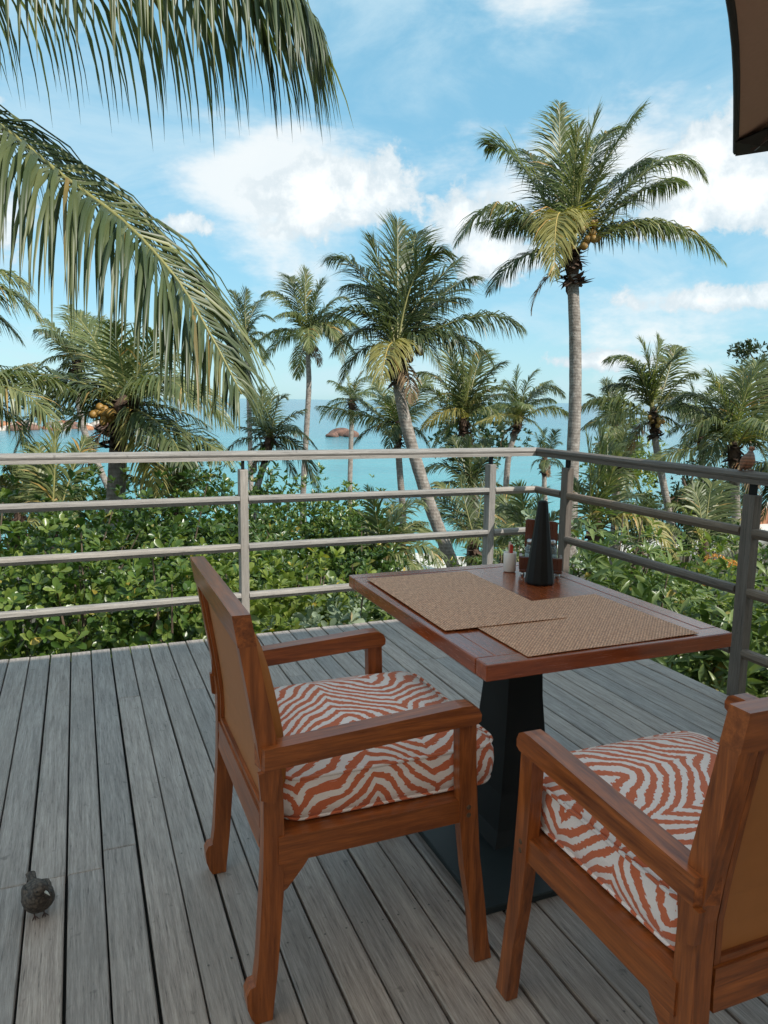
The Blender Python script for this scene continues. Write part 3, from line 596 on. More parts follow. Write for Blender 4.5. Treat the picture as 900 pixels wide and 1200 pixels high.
# ================================================================== PALMS
npr = np.random.default_rng(11)
ZUP = np.array([0, 0, 1.0])
def frond_frames(path):
    n = len(path); Tn = nrm(np.gradient(path, axis=0)); h = path[-1]-path[0]; h = h*np.array([1, 1, 0])
    if np.linalg.norm(h) < .25*np.linalg.norm(path[-1]-path[0]): h = h+_r*.35*np.linalg.norm(path[-1]-path[0])*npr.choice((-1, 1))
    S0 = nrm(np.cross(nrm(h), ZUP)); S = nrm(S0-Tn*np.sum(S0*Tn, -1, keepdims=True)); N = np.cross(S, Tn); return Tn, S, N
def leaflets(path, nl, Lmax, wmax, droop, twist=0.0, vee=22, s0=.10, a0=68, a1=24, segs=3, rag=.12):
    Tn, S, N = frond_frames(path); n = len(path); ss_ = np.linspace(s0, .995, nl); out = []
    for side in (-1, 1):
        s = np.clip(ss_+npr.normal(0, .25/nl, nl), s0*.9, .999); x = s*(n-1); i = np.minimum(x.astype(int), n-2); f = (x-i)[:, None]
        P = path[i]*(1-f)+path[i+1]*f; T_ = nrm(Tn[i]*(1-f)+Tn[i+1]*f); S_ = nrm(S[i]*(1-f)+S[i+1]*f); N_ = nrm(N[i]*(1-f)+N[i+1]*f)
        tw = (twist*(.4+.6*s))[:, None]; S_, N_ = S_*np.cos(tw)+N_*np.sin(tw), N_*np.cos(tw)-S_*np.sin(tw)
        L = Lmax*np.interp(s, [0, .12, .42, .75, 1], [.45, .85, 1, .78, .20])*(1+npr.normal(0, rag*.6, nl))
        a = np.radians(np.interp(s, [0, 1], [a0, a1])+npr.normal(0, 5, nl))[:, None]; v = np.radians(np.interp(s, [0, 1], [vee, vee*.4])+npr.normal(0, 8, nl))[:, None]
        D0 = np.cos(a)*T_+np.sin(a)*(np.cos(v)*side*S_+np.sin(v)*N_)
        dr = (droop*(1-.7*np.abs(T_[:, 2]))*(1+npr.normal(0, .18, nl)))[:, None]; pts = []; cur = P.copy(); dirn = D0.copy(); st = (L/segs)[:, None]
        for k in range(segs+1):
            pts.append(cur.copy()); cur = cur+dirn*st; dirn = nrm(dirn-ZUP*dr*(1.15/segs)+npr.normal(0, .03, (nl, 3)))
        W = nrm(T_-D0*np.sum(T_*D0, -1, keepdims=True)+npr.normal(0, .12, (nl, 3)))
        out.append((pts, W, wmax*np.interp(s, [0, .3, .8, 1], [.75, 1, .85, .5])))
    return out
WPROF = {3: [.55, 1, .72, 0], 4: [.5, 1, .9, .6, 0], 5: [.5, .95, 1, .8, .45, 0], 2: [.6, .9, 0]}
def ribbons(sets, segs):
    V = []; F = []; off = 0
    for pts, W, wd in sets:
        nl = len(W); pr = WPROF[segs]; blk = np.zeros((nl, 2*segs+1, 3))
        for k in range(segs): e = W*(wd*pr[k]*.5)[:, None]; blk[:, 2*k] = pts[k]-e; blk[:, 2*k+1] = pts[k]+e
        blk[:, 2*segs] = pts[segs]; V.append(blk.reshape(-1, 3)); q = 2*segs+1
        for l in range(nl):
            b = off+l*q
            for k in range(segs-1): F.append((b+2*k, b+2*k+1, b+2*k+3, b+2*k+2))
            F.append((b+2*segs-2, b+2*segs-1, b+2*segs))
        off += nl*q
    return np.vstack(V), F
def frond_mesh(path, k, leafmat, rmat, droop, twist, Lf=.37, dens=1.0, vee=12, tag_=''):
    L = float(np.sum(np.linalg.norm(np.diff(path, axis=0), axis=1)))
    nl = int(min(130, max(42, L/.036))*dens); lm = min(1.2, max(.36, L*Lf))
    V1, F1 = ribbons(leaflets(path, nl, lm, min(.050, .028+.005*L)*(1.0 if k < 20 else 1.2), droop, twist, vee), 3)
    r0 = min(.035, .008*L+.006); V2, F2 = tube(path, np.linspace(r0, .004, len(path)), 5); 
    V, F = join([(V1, F1), (V2, F2)]); return mesh('frond', V, F, [leafmat, rmat], mi=[0]*len(F1)+[1]*len(F2))
def bez(a, m, b, n=14):
    c = 2*m-(a+b)/2; t_ = np.linspace(0, 1, n)[:, None]; return a*(1-t_)**2+2*c*t_*(1-t_)+b*t_**2
def trunk_obj(pts, r0, r1, parent, base):
    P = spline(pts, 60); n = len(P); r = np.linspace(r1, r0, n); r[-6:] *= np.linspace(1, 1.35, 6)
    r = r*(1+.02*np.array([((i*1.0) % 2) for i in range(n)])+npr.normal(0, .012, n))
    V, F = tube(P-base, r, 12); return obj('trunk', V, F, M['trunk'], parent, smooth=True)
def rand_frond(crown, az, el, L, sag):
    h = np.array([math.sin(az), math.cos(az), 0]); pts = [crown.copy()]; n = 14; e = el; st = L/(n-1)
    for i in range(n-1):
        pts.append(pts[-1]+st*(h*math.cos(e)+ZUP*math.sin(e))); e -= sag/(n-1)*(.6+.8*i/n)
    return np.array(pts)
def palm(label, k, crown, trunk=None, fronds=(), extra=0, L=3.6, r=(.15, .11), leaf='frond', nuts=None, droop=2.4, name='coconut_palm', skirt=True, yellow=(), elr=(-25, 75), spread=None, dead=1, group='coconut palms below the deck'):
    c = px(crown[0], crown[1], k)
    if trunk: pts = [c]+[px(x, y, k-(.0)) for x, y in trunk]
    else: pts = [c, c-np.array([0, 0, .4])]
    b = pts[-1].copy(); g = float(ground_z(b[0], b[1])); 
    if b[2] > g: pts.append(np.array([b[0]+.02, b[1], (b[2]+g)/2])); pts.append(np.array([b[0]+.03, b[1], g-.25]))
    base = pts[-1].copy(); base[2] = float(ground_z(base[0], base[1]))
    root = tag(empty(name, tuple(base)), label, 'palm tree', group)
    trunk_obj(pts, r[0], r[1], root, base)
    def add(path, lm, rm, dr, tw, **kw): link('frond', frond_mesh(path-base, k, lm, rm, dr, tw, **kw), root)
    for i, fr in enumerate(fronds):
        (mx_, my_), (tx_, ty_) = fr[0], fr[1]; dz_ = fr[2] if len(fr) > 2 else 0.0; tw = fr[3] if len(fr) > 3 else float(npr.uniform(-.35, .35))
        a = c+npr.normal(0, .05, 3); path = bez(a, px(mx_, my_, k+dz_*.5), px(tx_, ty_, k+dz_))
        ye = i in yellow
        lm = M['frond_yellow'] if ye else (M['frond_dark'] if leaf == 'frond_dark' or npr.random() < .25 else M['frond'])
        add(path, lm, M['rachis_yellow'] if ye else M['rachis'], droop*float(npr.uniform(.75, 1.25)), tw)
    for i in range(extra):
        az = 2*math.pi*(i+npr.uniform(-.3, .3))/max(1, extra); el = rad(npr.uniform(*elr)); add(rand_frond(c+npr.normal(0, .05, 3), az, el, L*npr.uniform(.8, 1.05), rad(npr.uniform(55, 110))), M[leaf] if npr.random() > .2 else M['frond_dark'], M['rachis'], droop*npr.uniform(.8, 1.3), npr.uniform(-.4, .4))
    if trunk and dead:
        for i in range(dead):
            az = npr.uniform(0, 6.28); path = rand_frond(c-np.array([0, 0, .15]), az, rad(-25), L*.55, rad(75)); add(path, M['frond_dead'], M['fibre'], 3.0, 0.0, dens=.7)
    if skirt:      # fibrous leaf bases below the crown
        V = []; F = []; rr = r[1]*2.7; ax = nrm(pts[1]-c)
        for i in range(70):
            az = npr.uniform(0, 6.28); h = np.array([math.cos(az), math.sin(az), 0]); q = c-base+ax*npr.uniform(-.15, .75)*min(1, r[1]/.1)+h*r[1]*.7
            e = q+h*rr*npr.uniform(.5, 1.3)+np.array([0, 0, npr.uniform(-.35, .25)])*rr*2.2; s_ = np.cross(h, ZUP)*npr.uniform(.2, .55)*rr; o_ = len(V)
            V += [q-s_, q+s_, (q+e)/2+s_*.7+h*.05*rr, e, (q+e)/2-s_*.7+h*.05*rr]; F.append((o_, o_+1, o_+2, o_+3, o_+4))
        V2, F2 = tube([c-base-ax*.25, c-base, c-base+ax*.25, c-base+ax*.5], np.array([.5, 1.5, 1.45, 1.05])*r[1], 12); V, F = join([(np.array(V), F), (V2, F2)]); obj('leaf_bases', V, F, M['fibre'], root)
    if nuts:
        for (nx_, ny_, cnt, rad_, mat) in nuts:
            q0 = px(nx_, ny_, k-.25)-base; cl_ = empty('coconut_bunch', tuple(q0), 0, root); Vn, Fn = lathe([(.02, -1.0), (.55, -.82), (.9, -.4), (1.0, .1), (.75, .65), (.3, .95), (.03, 1.03)], 10); me = mesh('coconut', Vn*rad_, Fn, M[mat], True)
            for i in range(cnt): oo = link('coconut', me, cl_, tuple(npr.normal(0, 1, 3)*np.array([1.5, 1.2, 1.1])*rad_)); oo.rotation_euler = tuple(npr.uniform(-.5, .5, 3))
    return root
palm('tall coconut palm with a straight bare grey trunk rising behind the railing corner', 19, (670, 300), [(672, 345), (674, 400), (674, 470), (671, 540), (669, 600), (667, 670)],
     [((612, 195), (572, 170), 1.0), ((592, 243), (535, 285), -.3, .2), ((615, 300), (574, 342), -.8), ((658, 200), (656, 122), .6), ((682, 205), (700, 132), -.4), ((705, 200), (754, 124), .4, .5), ((722, 215), (764, 190), 1.5), ((765, 196), (826, 208), -.6), ((768, 262), (848, 306), -.2), ((655, 250), (650, 325), -2.6, .0), ((640, 215), (612, 175), 1.8), ((735, 262), (800, 275), 1.8), ((690, 190), (725, 150), 1.2), ((672, 210), (678, 150), -1.0), ((625, 265), (560, 262), 1.6), ((745, 228), (800, 215), 1.3)],
     extra=1, L=3.0, r=(.19, .135), nuts=[(684, 278, 7, .10, 'nut'), (690, 262, 5, .07, 'nut')], yellow=(9,), elr=(5, 70))
palm('leaning coconut palm with a full dark crown between the railing posts', 17, (466, 412), [(466, 440), (470, 470), (478, 505), (489, 545), (503, 590), (518, 630), (533, 672)],
     [((428, 325), (386, 302), .5), ((466, 325), (466, 260), .3, .3), ((448, 330), (437, 280), -.4), ((478, 322), (488, 274), .8), ((488, 320), (527, 296), -.6, .3), ((494, 350), (541, 302), .4), ((514, 350), (557, 325), 1.2), ((552, 372), (612, 384), -.2), ((424, 366), (372, 378), -.5), ((424, 410), (398, 452), .4), ((456, 405), (447, 448), -2.2), ((440, 350), (405, 335), 1.5), ((500, 365), (548, 350), 1.5), ((505, 385), (550, 415), 1.2), ((430, 385), (390, 415), 1.4), ((490, 395), (520, 440), -.8)],
     extra=2, L=2.4, r=(.155, .12), nuts=[(492, 408, 6, .085, 'husk')], yellow=(10,), leaf='frond_dark', elr=(0, 70))
palm('slim coconut palm with a thin pale trunk against the open sea', 34, (361, 396), [(361, 420), (362, 450), (360, 490), (357, 540), (355, 590)],
     [((334, 352), (309, 344)), ((346, 345), (340, 325), .6), ((358, 350), (358, 316)), ((370, 352), (378, 328)), ((385, 358), (407, 350)), ((402, 378), (432, 398)), ((385, 382), (402, 424), -1), ((325, 388), (288, 414)), ((335, 395), (310, 420), 1), ((382, 370), (418, 382), 1.5), ((392, 390), (418, 420), .5), ((345, 370), (322, 372), -1.5), ((361, 385), (363, 412), -2.2), ((378, 378), (398, 402), -1.4)], extra=2, L=2.6, r=(.15, .11), nuts=[(362, 408, 10, .12, 'husk')])
palm('far coconut palm half hidden by the large drooping frond', 38, (288, 396), [(290, 420), (292, 480), (294, 560)],
     [((272, 365), (256, 360)), ((280, 360), (274, 343)), ((287, 362), (289, 340)), ((303, 372), (322, 376)), ((305, 390), (324, 402)), ((302, 402), (322, 432)), ((275, 390), (258, 402)), ((296, 366), (305, 352), 1), ((280, 405), (266, 425))], extra=3, L=2.2, r=(.14, .11), leaf='frond_dark')
palm('broad coconut palm hung with an orange bunch of nuts beside the far left railing', 13, (146, 478), [(140, 505), (138, 540), (136, 580), (134, 620)],
     [((60, 440), (-62, 452), -.6), ((70, 462), (18, 530), -1.2), ((208, 447), (268, 500), -.5), ((222, 508), (258, 536), -.8), ((118, 412), (82, 360), .4), ((152, 420), (163, 370), .2, .4), ((170, 415), (186, 388), -.6), ((190, 425), (230, 420), .8), ((168, 520), (184, 580), -1.0, .1), ((196, 478), (246, 500), .8), ((125, 415), (118, 372), 1.2), ((185, 460), (240, 452), 1.4), ((95, 445), (30, 455), .9), ((140, 415), (132, 378), -.8), ((160, 440), (200, 400), 1.6), ((190, 500), (215, 545), -1.5), ((110, 480), (62, 515), .6)],
     extra=2, L=2.4, r=(.17, .14), nuts=[(124, 486, 13, .075, 'nut'), (132, 492, 7, .07, 'nut')], yellow=(8,), elr=(10, 60))
palm('coconut palm with a thin crooked trunk behind the broad palm', 22, (90, 428), [(91, 460), (95, 490), (104, 520), (118, 552), (130, 585)],
     [((70, 395), (52, 374)), ((84, 395), (82, 360)), ((100, 395), (110, 372)), ((65, 418), (42, 432)), ((115, 410), (134, 420), .8), ((74, 400), (62, 392), 1.0), ((96, 390), (95, 365), .8), ((112, 425), (125, 455)), ((72, 430), (58, 455))], extra=3, L=2.0, r=(.10, .085))
palm('dark shaded coconut palm leaning near the first railing post', 21, (316, 515), [(312, 535), (304, 562), (298, 590)],
     [((308, 480), (308, 455)), ((325, 475), (334, 466)), ((338, 490), (358, 480)), ((345, 505), (372, 526)), ((350, 525), (375, 580)), ((332, 530), (348, 566)), ((305, 490), (300, 470), .8), ((298, 505), (278, 500)), ((290, 530), (262, 545)), ((300, 540), (285, 580)), ((316, 490), (320, 455), 1.0), ((330, 500), (352, 505), -1)], extra=2, L=1.8, r=(.10, .09), leaf='frond_dark', elr=(0, 60))
palm('low coconut palm with mottled trunk standing behind the leaning palm', 25, (466, 500), [(467, 530), (469, 560), (472, 600)],
     [((420, 485), (373, 476)), ((432, 478), (412, 455), .5), ((450, 470), (440, 445), .5), ((485, 470), (500, 440), .8), ((490, 480), (516, 462), .6), ((440, 500), (415, 520)), ((490, 505), (505, 530)), ((466, 470), (468, 440), .6), ((460, 500), (455, 530), -1.2)], extra=2, L=2.2, r=(.12, .10), nuts=[(462, 508, 9, .08, 'nut')])
palm('coconut palm with one upright middle frond seen past the second post', 26, (543, 496), [(545, 520), (549, 545), (556, 580)],
     [((543, 448), (543, 400), 0, .5), ((534, 440), (522, 405), .4), ((567, 446), (591, 425)), ((520, 450), (487, 437), .6), ((527, 480), (490, 508), -.8), ((515, 465), (497, 452), -.6), ((565, 478), (590, 490), -.5), ((556, 440), (566, 412), .8), ((575, 465), (605, 470), .6), ((525, 500), (505, 530), .4), ((560, 505), (578, 530)), ((550, 450), (556, 415), -.6)], extra=2, L=2.4, r=(.14, .11), yellow=(4,))
palm('pale-trunked coconut palm right of the second post', 34, (608, 492), [(602, 512), (596, 535), (593, 570), (592, 600)],
     [((598, 455), (591, 450)), ((605, 460), (607, 430)), ((616, 455), (629, 434)), ((636, 455), (661, 464)), ((642, 478), (668, 488)), ((590, 474), (558, 484)), ((592, 486), (558, 496), -1.2), ((624, 462), (645, 446), .8), ((600, 462), (580, 455), .8), ((625, 495), (640, 515)), ((590, 498), (580, 512))], extra=3, L=2.4, r=(.15, .12), yellow=(6,))
palm('small far coconut palm over the water behind the railing corner', 44, (639, 540), [(638, 552), (638, 575), (640, 600)],
     [((626, 525), (618, 522)), ((636, 518), (640, 502)), ((650, 522), (657, 520)), ((628, 540), (622, 552)), ((650, 538), (660, 546)), ((632, 520), (628, 508)), ((648, 515), (650, 506))], extra=3, L=1.8, r=(.16, .13), leaf='frond_dark', nuts=[(638, 550, 8, .13, 'husk')])
palm('coconut palm with a dark curved trunk behind the side railing', 24, (766, 486), [(767, 505), (770, 530), (777, 565), (784, 602), (788, 630)],
     [((744, 430), (710, 421)), ((760, 430), (750, 398)), ((769, 430), (772, 397)), ((776, 440), (800, 410), -.3), ((796, 447), (817, 440)), ((712, 468), (678, 482)), ((722, 485), (688, 500), -.8), ((795, 475), (822, 497), -.4), ((786, 492), (806, 512)), ((750, 450), (728, 445), .9), ((785, 430), (792, 405), .9), ((745, 505), (728, 530)), ((740, 455), (705, 455), .9), ((800, 462), (830, 470), .9)], extra=2, L=2.5, r=(.13, .10), nuts=[(768, 494, 7, .08, 'nut')])
palm('coconut palm with hanging fronds behind the dove on the handrail', 18, (860, 528), [(861, 555), (862, 590), (863, 630), (863, 670)],
     [((848, 470), (828, 434)), ((868, 470), (872, 432), .4), ((874, 460), (899, 416), -.3), ((832, 492), (800, 522), -.4), ((800, 527), (758, 545), -.2), ((828, 470), (790, 470), .7), ((888, 480), (915, 470)), ((895, 505), (935, 530), -.5), ((850, 480), (846, 442), .9), ((838, 505), (815, 545), .6), ((885, 520), (905, 565), -.4), ((880, 450), (890, 425), .9), ((905, 490), (950, 490), .6), ((840, 515), (830, 560), -.7)], extra=3, L=2.4, r=(.115, .10))
palm('small palm crown half hidden behind the side railing', 27, (726, 548), [(724, 565), (723, 590), (722, 615)],
     [((712, 525), (695, 520)), ((728, 520), (735, 500)), ((740, 528), (756, 520)), ((745, 540), (765, 545)), ((712, 540), (698, 555)), ((738, 552), (750, 570)), ((720, 522), (712, 505))], extra=4, L=1.8, r=(.12, .10))
YP = 'young palms among the shrubs'
palm('young palm with upright fronds and one long arching frond outside the side railing', 12.5, (699, 625), None,
     [((692, 562), (687, 506)), ((702, 556), (702, 494)), ((712, 570), (722, 530)), ((728, 585), (774, 582), .4), ((757, 608), (794, 668), -.6), ((680, 580), (664, 550), .4), ((720, 610), (745, 640), -.4), ((684, 610), (668, 640), -.2), ((708, 570), (712, 515), .6)], r=(.10, .09), name='young_palm', group=YP, yellow=(4,))
palm('young palm spreading low fronds just beyond the table corner', 10.5, (447, 668), None,
     [((443, 615), (431, 572)), ((466, 608), (494, 588)), ((470, 625), (500, 612), .5), ((490, 640), (514, 662), -.3), ((455, 620), (462, 590), .5), ((428, 640), (408, 640)), ((470, 650), (495, 680), -.5), ((436, 625), (418, 598), .5), ((480, 622), (512, 632), .6)], r=(.07, .06), name='young_palm', group=YP)
palm('young palm fanning out at the foot of the second railing post', 18.5, (556, 636), None,
     [((530, 608), (512, 604)), ((520, 590), (495, 588), .5), ((545, 590), (540, 560)), ((575, 595), (592, 588)), ((590, 605), (618, 612)), ((535, 630), (508, 650)), ((580, 628), (600, 650)), ((562, 595), (570, 560), .6), ((530, 585), (510, 565), .8), ((585, 590), (605, 575), .8)], r=(.09, .08), name='young_palm', group=YP)
palm('young dark palm before the water between the two railing posts', 20, (552, 582), None,
     [((525, 548), (495, 553)), ((535, 540), (520, 525)), ((550, 540), (548, 512)), ((565, 545), (580, 535)), ((530, 565), (500, 575)), ((572, 565), (592, 575)), ((542, 540), (530, 512), .6), ((562, 540), (568, 515), .6)], r=(.09, .08), name='young_palm', group=YP, leaf='frond_dark')
palm('young palm with feathery fronds behind the sachet cup', 13.5, (622, 652), None,
     [((605, 605), (584, 596)), ((615, 600), (605, 568)), ((630, 600), (638, 575)), ((645, 612), (662, 600)), ((598, 630), (576, 640)), ((640, 635), (655, 655)), ((610, 615), (592, 622), -.5)], r=(.08, .07), name='young_palm', group=YP)
palm('young palm with one broad upright frond left of the broad palm', 10.5, (65, 612), None,
     [((64, 552), (64, 502), 0, .5), ((50, 568), (37, 544)), ((84, 555), (100, 514), .3), ((93, 580), (108, 580)), ((40, 590), (18, 590), .3), ((72, 595), (80, 620), -.5), ((50, 555), (46, 520), .6)], r=(.06, .05), name='young_palm', group=YP)
palm('feathery palm at the terrace end whose frond tips reach in from the far left', 14, (-120, 400), [(-118, 440), (-112, 520), (-110, 600)],
     [((-30, 335), (46, 372)), ((-40, 325), (30, 335), .5), ((-60, 420), (14, 430), 1), ((-90, 330), (-60, 280)), ((-130, 330), (-150, 280)), ((-170, 350), (-220, 330)), ((-170, 400), (-220, 430)), ((-40, 360), (25, 400), .5)], extra=2, L=2.5, r=(.15, .12))
palm('coconut palm with a curtain of hanging fronds low at the far left', 11.5, (-35, 470), [(-36, 500), (-38, 540), (-40, 600)],
     [((20, 440), (88, 458), .3), ((15, 455), (66, 500), -.4), ((5, 480), (40, 540), -.3), ((-20, 425), (-5, 380)), ((-60, 430), (-90, 400)), ((-80, 455), (-140, 470)), ((0, 440), (45, 425), .8)], r=(.14, .11))
palm('half-hidden coconut palm between the tall palm and the curved trunk', 30, (722, 505), [(722, 530), (721, 560), (720, 600)],
     [((705, 475), (690, 462)), ((715, 470), (710, 445)), ((728, 470), (735, 448)), ((742, 480), (760, 470)), ((700, 495), (678, 505)), ((742, 500), (765, 515)), ((708, 512), (695, 535)), ((735, 515), (748, 540)), ((722, 475), (722, 450), .8)], extra=3, L=2.2, r=(.13, .11))
palm('coconut palm behind the crooked shore tree', 30, (822, 505), [(822, 530), (823, 570), (824, 620)],
     [((806, 478), (790, 470)), ((815, 472), (810, 450)), ((828, 472), (836, 452)), ((842, 482), (860, 476)), ((802, 498), (782, 512)), ((842, 502), (862, 520)), ((808, 515), (796, 540)), ((836, 515), (850, 540))], extra=4, L=2.2, r=(.13, .11), leaf='frond_dark')
palm('coconut palm at the picture edge under the dark tree', 20, (915, 545), [(915, 570), (914, 610), (914, 660)],
     [((890, 520), (868, 515)), ((900, 510), (890, 488)), ((880, 545), (850, 570)), ((885, 560), (865, 600)), ((930, 510), (940, 480)), ((945, 540), (975, 560)), ((905, 570), (893, 610))], extra=2, L=2.0, r=(.12, .10), leaf='frond_dark')
palm('coconut palm with a dim crown behind the slim pale trunk', 40, (412, 470), [(412, 495), (411, 530), (410, 570)],
     [((398, 452), (385, 446)), ((408, 448), (404, 432)), ((418, 448), (426, 434)), ((428, 458), (442, 455)), ((396, 468), (380, 478)), ((428, 472), (442, 484)), ((402, 482), (394, 500))], extra=4, L=2.2, r=(.14, .12))
for lab, kk, cx_, cy_, sc in (('young palm low behind the white cup', 16, 590, 655, .8), ('young palm beneath the arching frond by the side railing', 15, 748, 650, .8), ('young palm beside the crooked shore tree', 15, 826, 645, .9), ('young palm sprouting through the far left hedge', 12, 22, 612, .9), ('young palm in shade below the broad palm', 13, 205, 590, .9)):
    palm(lab, kk, (cx_, cy_), None, [((cx_+dx*.55*sc+npr.normal(0, 3), cy_-dy*.75*sc), (cx_+dx*sc+npr.normal(0, 4), cy_-dy*sc*npr.uniform(.85, 1.1)), float(npr.uniform(-.6, .6))) for dx, dy in ((-14, 78), (10, 84), (34, 66), (-38, 62), (58, 40), (-60, 36), (66, 6), (-66, 2), (30, 80))], r=(.07, .06), name='young_palm', group=YP, leaf='frond_dark' if cx_ % 4 == 0 else 'frond')
# ---- the near palm with two great fronds
near_base = px(-420, 700, 6.2); near_base[2] = float(ground_z(near_base[0], near_base[1]))
NP = tag(empty('coconut_palm', tuple(near_base)), 'nearest coconut palm, its two huge fronds arching in from the left', 'palm tree', 'coconut palms below the deck')
crn = px(-420, -40, 6.4)
trunk_obj([crn, crn*.6+near_base*.4+np.array([.1, 0, 0]), near_base+np.array([0, 0, .4]), near_base-np.array([0, 0, .2])], .19, .14, NP, near_base)
def big_frond(ctrl, nl, Lmax, wmax, droop, twist, vee, a0, a1, s0=.12):
    path = spline(ctrl, 30)-near_base; rest = []; single = 0
    V, F = tube(path, np.linspace(.034, .006, 30), 7); fr = obj('frond', V, F, M['rachis'], NP, smooth=True)
    sets = leaflets(path, nl, Lmax, wmax, droop, twist, vee, s0, a0, a1, 5, .16)
    for pts, W, wd in sets:
        pr = WPROF[5]; P = np.stack(pts, 1)       # nl x 6 x 3
        for l in range(len(W)):
            V = []; c0 = P[l, 0]
            for k in range(6):
                e = W[l]*wd[l]*pr[k]*.5; tdir = nrm(P[l, min(k+1, 5)]-P[l, max(k-1, 0)]); up = np.cross(tdir, W[l])*wd[l]*pr[k]*.22
                V += [P[l, k]-e-c0, P[l, k]+up-c0, P[l, k]+e-c0]
            F = []
            for k in range(5): a = 3*k; F += [(a, a+1, a+4, a+3), (a+1, a+2, a+5, a+4)]
            q = P[l]+near_base-EYE; kk = q @ _fw; sx_ = 450+FPX*(q @ _R)/kk; sy_ = 600-FPX*(q @ _U)/kk
            if single < 145 and ((sx_ > 0) & (sy_ > 0)).any() and npr.random() < .75:
                single += 1; obj('leaflet', np.array(V), F, M['frond_dark'] if npr.random() < .85 else M['frond'], fr, tuple(c0), smooth=True)
            else: rest.append((np.array(V)+c0, F))
    if rest: V, F = join(rest); o = obj('leaflets', V, F, M['frond_dark'], fr, smooth=True); o['kind'] = 'stuff'
def bp(*q): return [px(x, y, k) for x, y, k in q]
big_frond([crn]+bp((-250, -80, 6.2), (-60, -62, 5.9), (120, -56, 5.7), (230, -46, 5.6), (305, -22, 5.55), (346, 4, 5.5), (374, 36, 5.5)), 200, 1.36, .041, 4.5, .15, 0, 72, 40)
big_frond([crn]+bp((-200, 40, 6.2), (-60, 118, 6.0), (0, 148, 5.9), (75, 208, 5.75), (145, 260, 5.6), (205, 325, 5.5), (248, 395, 5.45), (283, 462, 5.4)), 190, 1.40, .040, 4.4, -.25, 14, 70, 40)
for az, el, sg in ((-2.0, 30, 80), (-1.2, 50, 90), (-2.9, 40, 90), (2.6, 60, 90)):
    link('frond', frond_mesh(rand_frond(crn, az, rad(el), 4.2, rad(sg))-near_base, 6, M['frond'], M['rachis'], .7, .1), NP)
# ================================================================== SHRUBS
def leaf_shape(kind):
    """one leaf along +x, folded about its midrib; unit length"""
    if kind == 'obovate': pr = [(0, .05), (.3, .20), (.62, .46), (.86, .42), (1, .10)]; bend = -.10
    elif kind == 'lance': pr = [(0, .03), (.22, .17), (.5, .25), (.78, .16), (1, .0)]; bend = -.30
    else: pr = [(0, .05), (.35, .34), (.7, .36), (1, .04)]; bend = -.06
    V = []; F = []
    for x, w_ in pr: z_ = bend*x*x; V += [(x, -w_/2, z_+.22*w_), (x, 0, z_), (x, w_/2, z_+.22*w_)]
    for i in range(len(pr)-1): a = 3*i; F += [(a, a+1, a+4, a+3), (a+1, a+2, a+5, a+4)]
    return np.array(V), F
LEAF = {k: leaf_shape(k) for k in ('obovate', 'lance', 'small')}
leaf_me = {}
def rosettes(P, N, kind, size, per, openness=.9):
    """positions and frames of the leaves of whorls at P with axis N"""
    n = len(P); up = nrm(N); ref = np.where(np.abs(up[:, 2:3]) < .9, np.array([[0, 0, 1.0]]), np.array([[1.0, 0, 0]])); a = nrm(np.cross(up, ref)); b = np.cross(up, a); out = []
    ph = npr.uniform(0, 6.28, n)
    for j in range(per):
        an = (ph+j*2.4+npr.normal(0, .25, n))[:, None]; tilt = (openness*(.55+.75*j/per)+npr.normal(0, .18, n))[:, None]
        rd = a*np.cos(an)+b*np.sin(an); X = nrm(rd*np.sin(tilt)+up*np.cos(tilt)); Yv = nrm(np.cross(up, rd)+npr.normal(0, .15, (n, 3))); Yv = nrm(Yv-X*np.sum(X*Yv, -1, keepdims=True)); Zv = np.cross(X, Yv)
        L = size*npr.uniform(.5, 1.3, n)*(.75+.35*j/per); out.append((P+up*size*npr.uniform(-.25, .1, (n, 1))*j/per, X, Yv, Zv, L))
    return [np.concatenate([o[i] for o in out]) for i in range(5)]
def leaf_mesh(name, Pl, kind, mat):
    B, F0 = LEAF[kind]; P, X, Y_, Z_, L = Pl; n = len(P); m = len(B)
    V = (P[:, None]+L[:, None, None]*(B[None, :, 0:1]*X[:, None]+B[None, :, 1:2]*Y_[:, None]+B[None, :, 2:3]*Z_[:, None])).reshape(-1, 3)
    Fa = np.array(F0); FF = (Fa[None]+(np.arange(n)*m)[:, None, None]).reshape(-1, 4)
    me = bpy.data.meshes.new(name); me.vertices.add(len(V)); me.vertices.foreach_set('co', V.ravel()); me.loops.add(FF.size); me.loops.foreach_set('vertex_index', FF.ravel().astype(np.int32)); me.polygons.add(len(FF)); me.polygons.foreach_set('loop_start', np.arange(0, FF.size, 4, dtype=np.int32)); me.polygons.foreach_set('loop_total', np.full(len(FF), 4, np.int32))
    me.materials.append(mat); me.polygons.foreach_set('use_smooth', np.ones(len(FF), bool)); me.update(); me.validate(); return me
